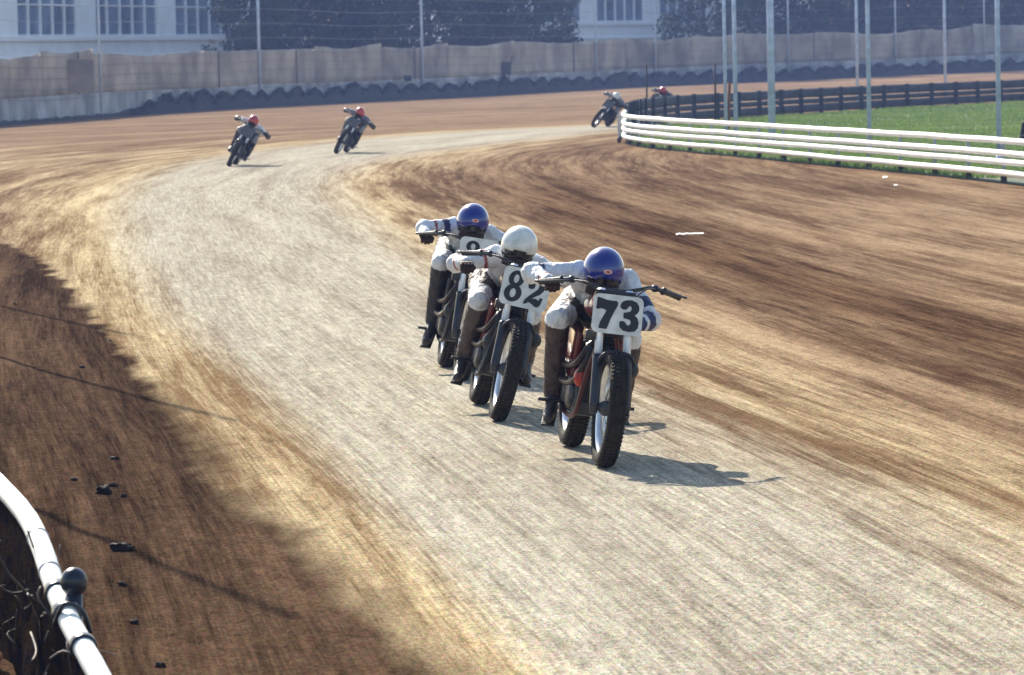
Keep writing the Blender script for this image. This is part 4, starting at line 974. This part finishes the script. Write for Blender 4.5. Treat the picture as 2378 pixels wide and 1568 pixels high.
o = rider('person crouched on number 82 in dusty white leathers and plain white helmet', J, 'white', style={'arm_l': ((0.28, 0.36, RED), (0.86, 0.94, RED)), 'fore_l': ((0.4, 0.52, RED),)}, pitch=6, voxel=0.010, emblem=False, legs=(0.07, 0.045, 0.038)); set_pose(o, M82)
# third of the leading group
M8 = pose_matrix(1070, 884, 10, 5.5)
set_pose(motorcycle('dark motorcycle at the back of the leading three, plate half hidden behind number 82', tank=M_blackp, digits=(('8', -0.105, -0.085, 0.115, 0.170, 0.0),), pz=0.93), M8)
J = joints(M8, dict(head=(1098, 514, 0.66), neck=(1096, 540, 0.80), chest=(1092, 548, 0.90), waist=(1080, 566, 1.08), pelvis=(1074, 580, 1.22), sl=(1055, 528, 0.86), sr=(1134, 545, 0.86),
    el=(985, 530, 0.74), wl=(988, 545, 0.60), kl=(1024, 612, 0.76), al=(1005, 745, 0.98), tl=(993, 775, 0.82)))
o = rider('person in blue helmet and white leathers with navy arm bands, rearmost of the leading three', J, 'blue', style={'arm_l': ((0.25, 0.46, NAVY), (0.66, 0.74, RED)), 'arm_r': ((0.4, 0.7, NAVY),)}, legs=BLACK, pitch=8, voxel=0.011); set_pose(o, M8)
# the four following, farther round the turn
proto = motorcycle('dark motorcycle leaning hard on the left of the four far riders', tank=M_blackp, digits=())
for c in proto.children:
    if c.name.startswith('number_plate'): c.data.materials[0] = mat('grey_plate', (0.09, 0.09, 0.11), 0.6, var=0.4, vscale=12)
FAR = [(530, 387, 30, -2, 'red', 'person in white leathers and red helmet leaning on the far left motorcycle', WHITE),
       (779, 357, 30, -8, 'red', 'person in red helmet leaning on the second far motorcycle', (0.16, 0.17, 0.24)),
       (1377, 296, 34, -20, 'white', 'person in white helmet leaning low just left of the end of the white rail', (0.22, 0.23, 0.27)),
       (1496, 284, 24, -28, 'red', 'person in red helmet half hidden behind the dark board fence and the white rail', (0.05, 0.05, 0.07))]
FL = ['', 'dark motorcycle leaning hard in the middle of the turn, second of the far group', 'dark motorcycle leaning very low just left of the end of the white rail', 'dark motorcycle mostly hidden behind the dark board fence']
for i, (u, v, ln, yw, hc, lab, up) in enumerate(FAR):
    Mx = pose_matrix(u, v, ln, yw); bk = proto if i == 0 else copy_tree(proto)
    if i: bk['label'] = FL[i]
    set_pose(bk, Mx)
    FJ = dict(GEN, kr=(0.20, 0.66, 0.74), ar=(0.19, 0.92, 0.36), tr=(0.20, 0.76, 0.33), kl=(-0.21, 0.66, 0.80), al=(-0.20, 0.92, 0.38), tl=(-0.21, 0.76, 0.35))
    o = rider(lab, FJ, hc, legs=BLACK, knee=GREY, pitch=10, yaw=0, emblem=False, voxel=0.02, upper=up, fore=BLACK); set_pose(o, Mx)

# marshal kneeling at the right edge
g = P(2384, 440, 84.0)
root = empty('person', (g.x+0.14, g.y, 0)); tag(root, 'person in dark clothes crouching behind the white rail at the right edge', 'person')
def mb(bm):
    for a, b_, ra, rb in (((0, 0, 0.42), (0, -0.12, 0.80), 0.15, 0.16), ((-0.17, -0.1, 0.80), (0.17, -0.1, 0.80), 0.075, 0.075), ((-0.18, -0.1, 0.80), (-0.24, -0.18, 0.55), 0.06, 0.05), ((0.18, -0.1, 0.80), (0.24, -0.2, 0.55), 0.06, 0.05),
                          ((-0.24, -0.18, 0.55), (-0.12, -0.38, 0.62), 0.05, 0.035), ((0.24, -0.2, 0.55), (0.12, -0.38, 0.62), 0.05, 0.035), ((-0.1, 0, 0.38), (-0.16, -0.40, 0.45), 0.09, 0.065), ((-0.16, -0.40, 0.45), (-0.16, -0.34, 0.06), 0.065, 0.045),
                          ((0.1, 0, 0.38), (0.16, -0.30, 0.10), 0.09, 0.065), ((0.16, -0.30, 0.10), (0.16, 0.12, 0.07), 0.06, 0.045), ((0, -0.1, 0.86), (0, -0.12, 0.96), 0.055, 0.055), ((-0.16, -0.34, 0.05), (-0.16, -0.50, 0.04), 0.045, 0.035), ((0.16, 0.12, 0.06), (0.16, 0.18, 0.05), 0.045, 0.04)):
        capsule(bm, a, b_, ra, rb)
fused('body', mb, 0.02, mat('dark_jacket', (0.015, 0.017, 0.028), 0.8, bump=0.4), root, 3)
def hb_(bm):
    ball(bm, (0, -0.13, 1.06), (0.078, 0.095, 0.115)); ball(bm, (0, -0.225, 1.05), (0.014, 0.02, 0.022)); ball(bm, (-0.078, -0.12, 1.055), (0.012, 0.02, 0.03)); ball(bm, (0.078, -0.12, 1.055), (0.012, 0.02, 0.03))
fused('head', hb_, 0.010, M_skin, root, 2)
bm = bmesh.new(); ball(bm, (0, -0.11, 1.10), (0.088, 0.10, 0.095)); obj('hair', bm, mat('brown_hair', (0.08, 0.04, 0.025), 0.8), root)
for s in (-1, 1):
    bm = bmesh.new(); capsule(bm, (s*0.12, -0.38, 0.62), (s*0.10, -0.43, 0.62), 0.03, 0.03)
    for k in range(4): capsule(bm, (s*0.10+(k-1.5)*0.018, -0.44, 0.62), (s*0.10+(k-1.5)*0.018, -0.49, 0.60-0.006*k), 0.009, 0.008)
    capsule(bm, (s*0.08, -0.41, 0.63), (s*0.05, -0.45, 0.64), 0.011, 0.009); obj('hand', bm, M_skin, root)

# ------------------------------------------------------------------ haze
bm = bmesh.new(); box(bm, (0, 170, 9.0), (700, 600, 22))
hz = obj('haze', bm, None, None, False); m = bpy.data.materials.new('haze_air'); m.use_nodes = True; n = m.node_tree
n.nodes.remove(n.nodes['Principled BSDF']); pv = n.nodes.new('ShaderNodeVolumePrincipled'); pv.inputs['Color'].default_value = (0.34, 0.48, 1.0, 1); pv.inputs['Density'].default_value = 0.00033; pv.inputs['Anisotropy'].default_value = 0.3
n.links.new(pv.outputs[0], n.nodes['Material Output'].inputs['Volume']); hz.data.materials.append(m)
tag(hz, 'pale blue summer haze over the whole track', 'haze', kind='stuff')
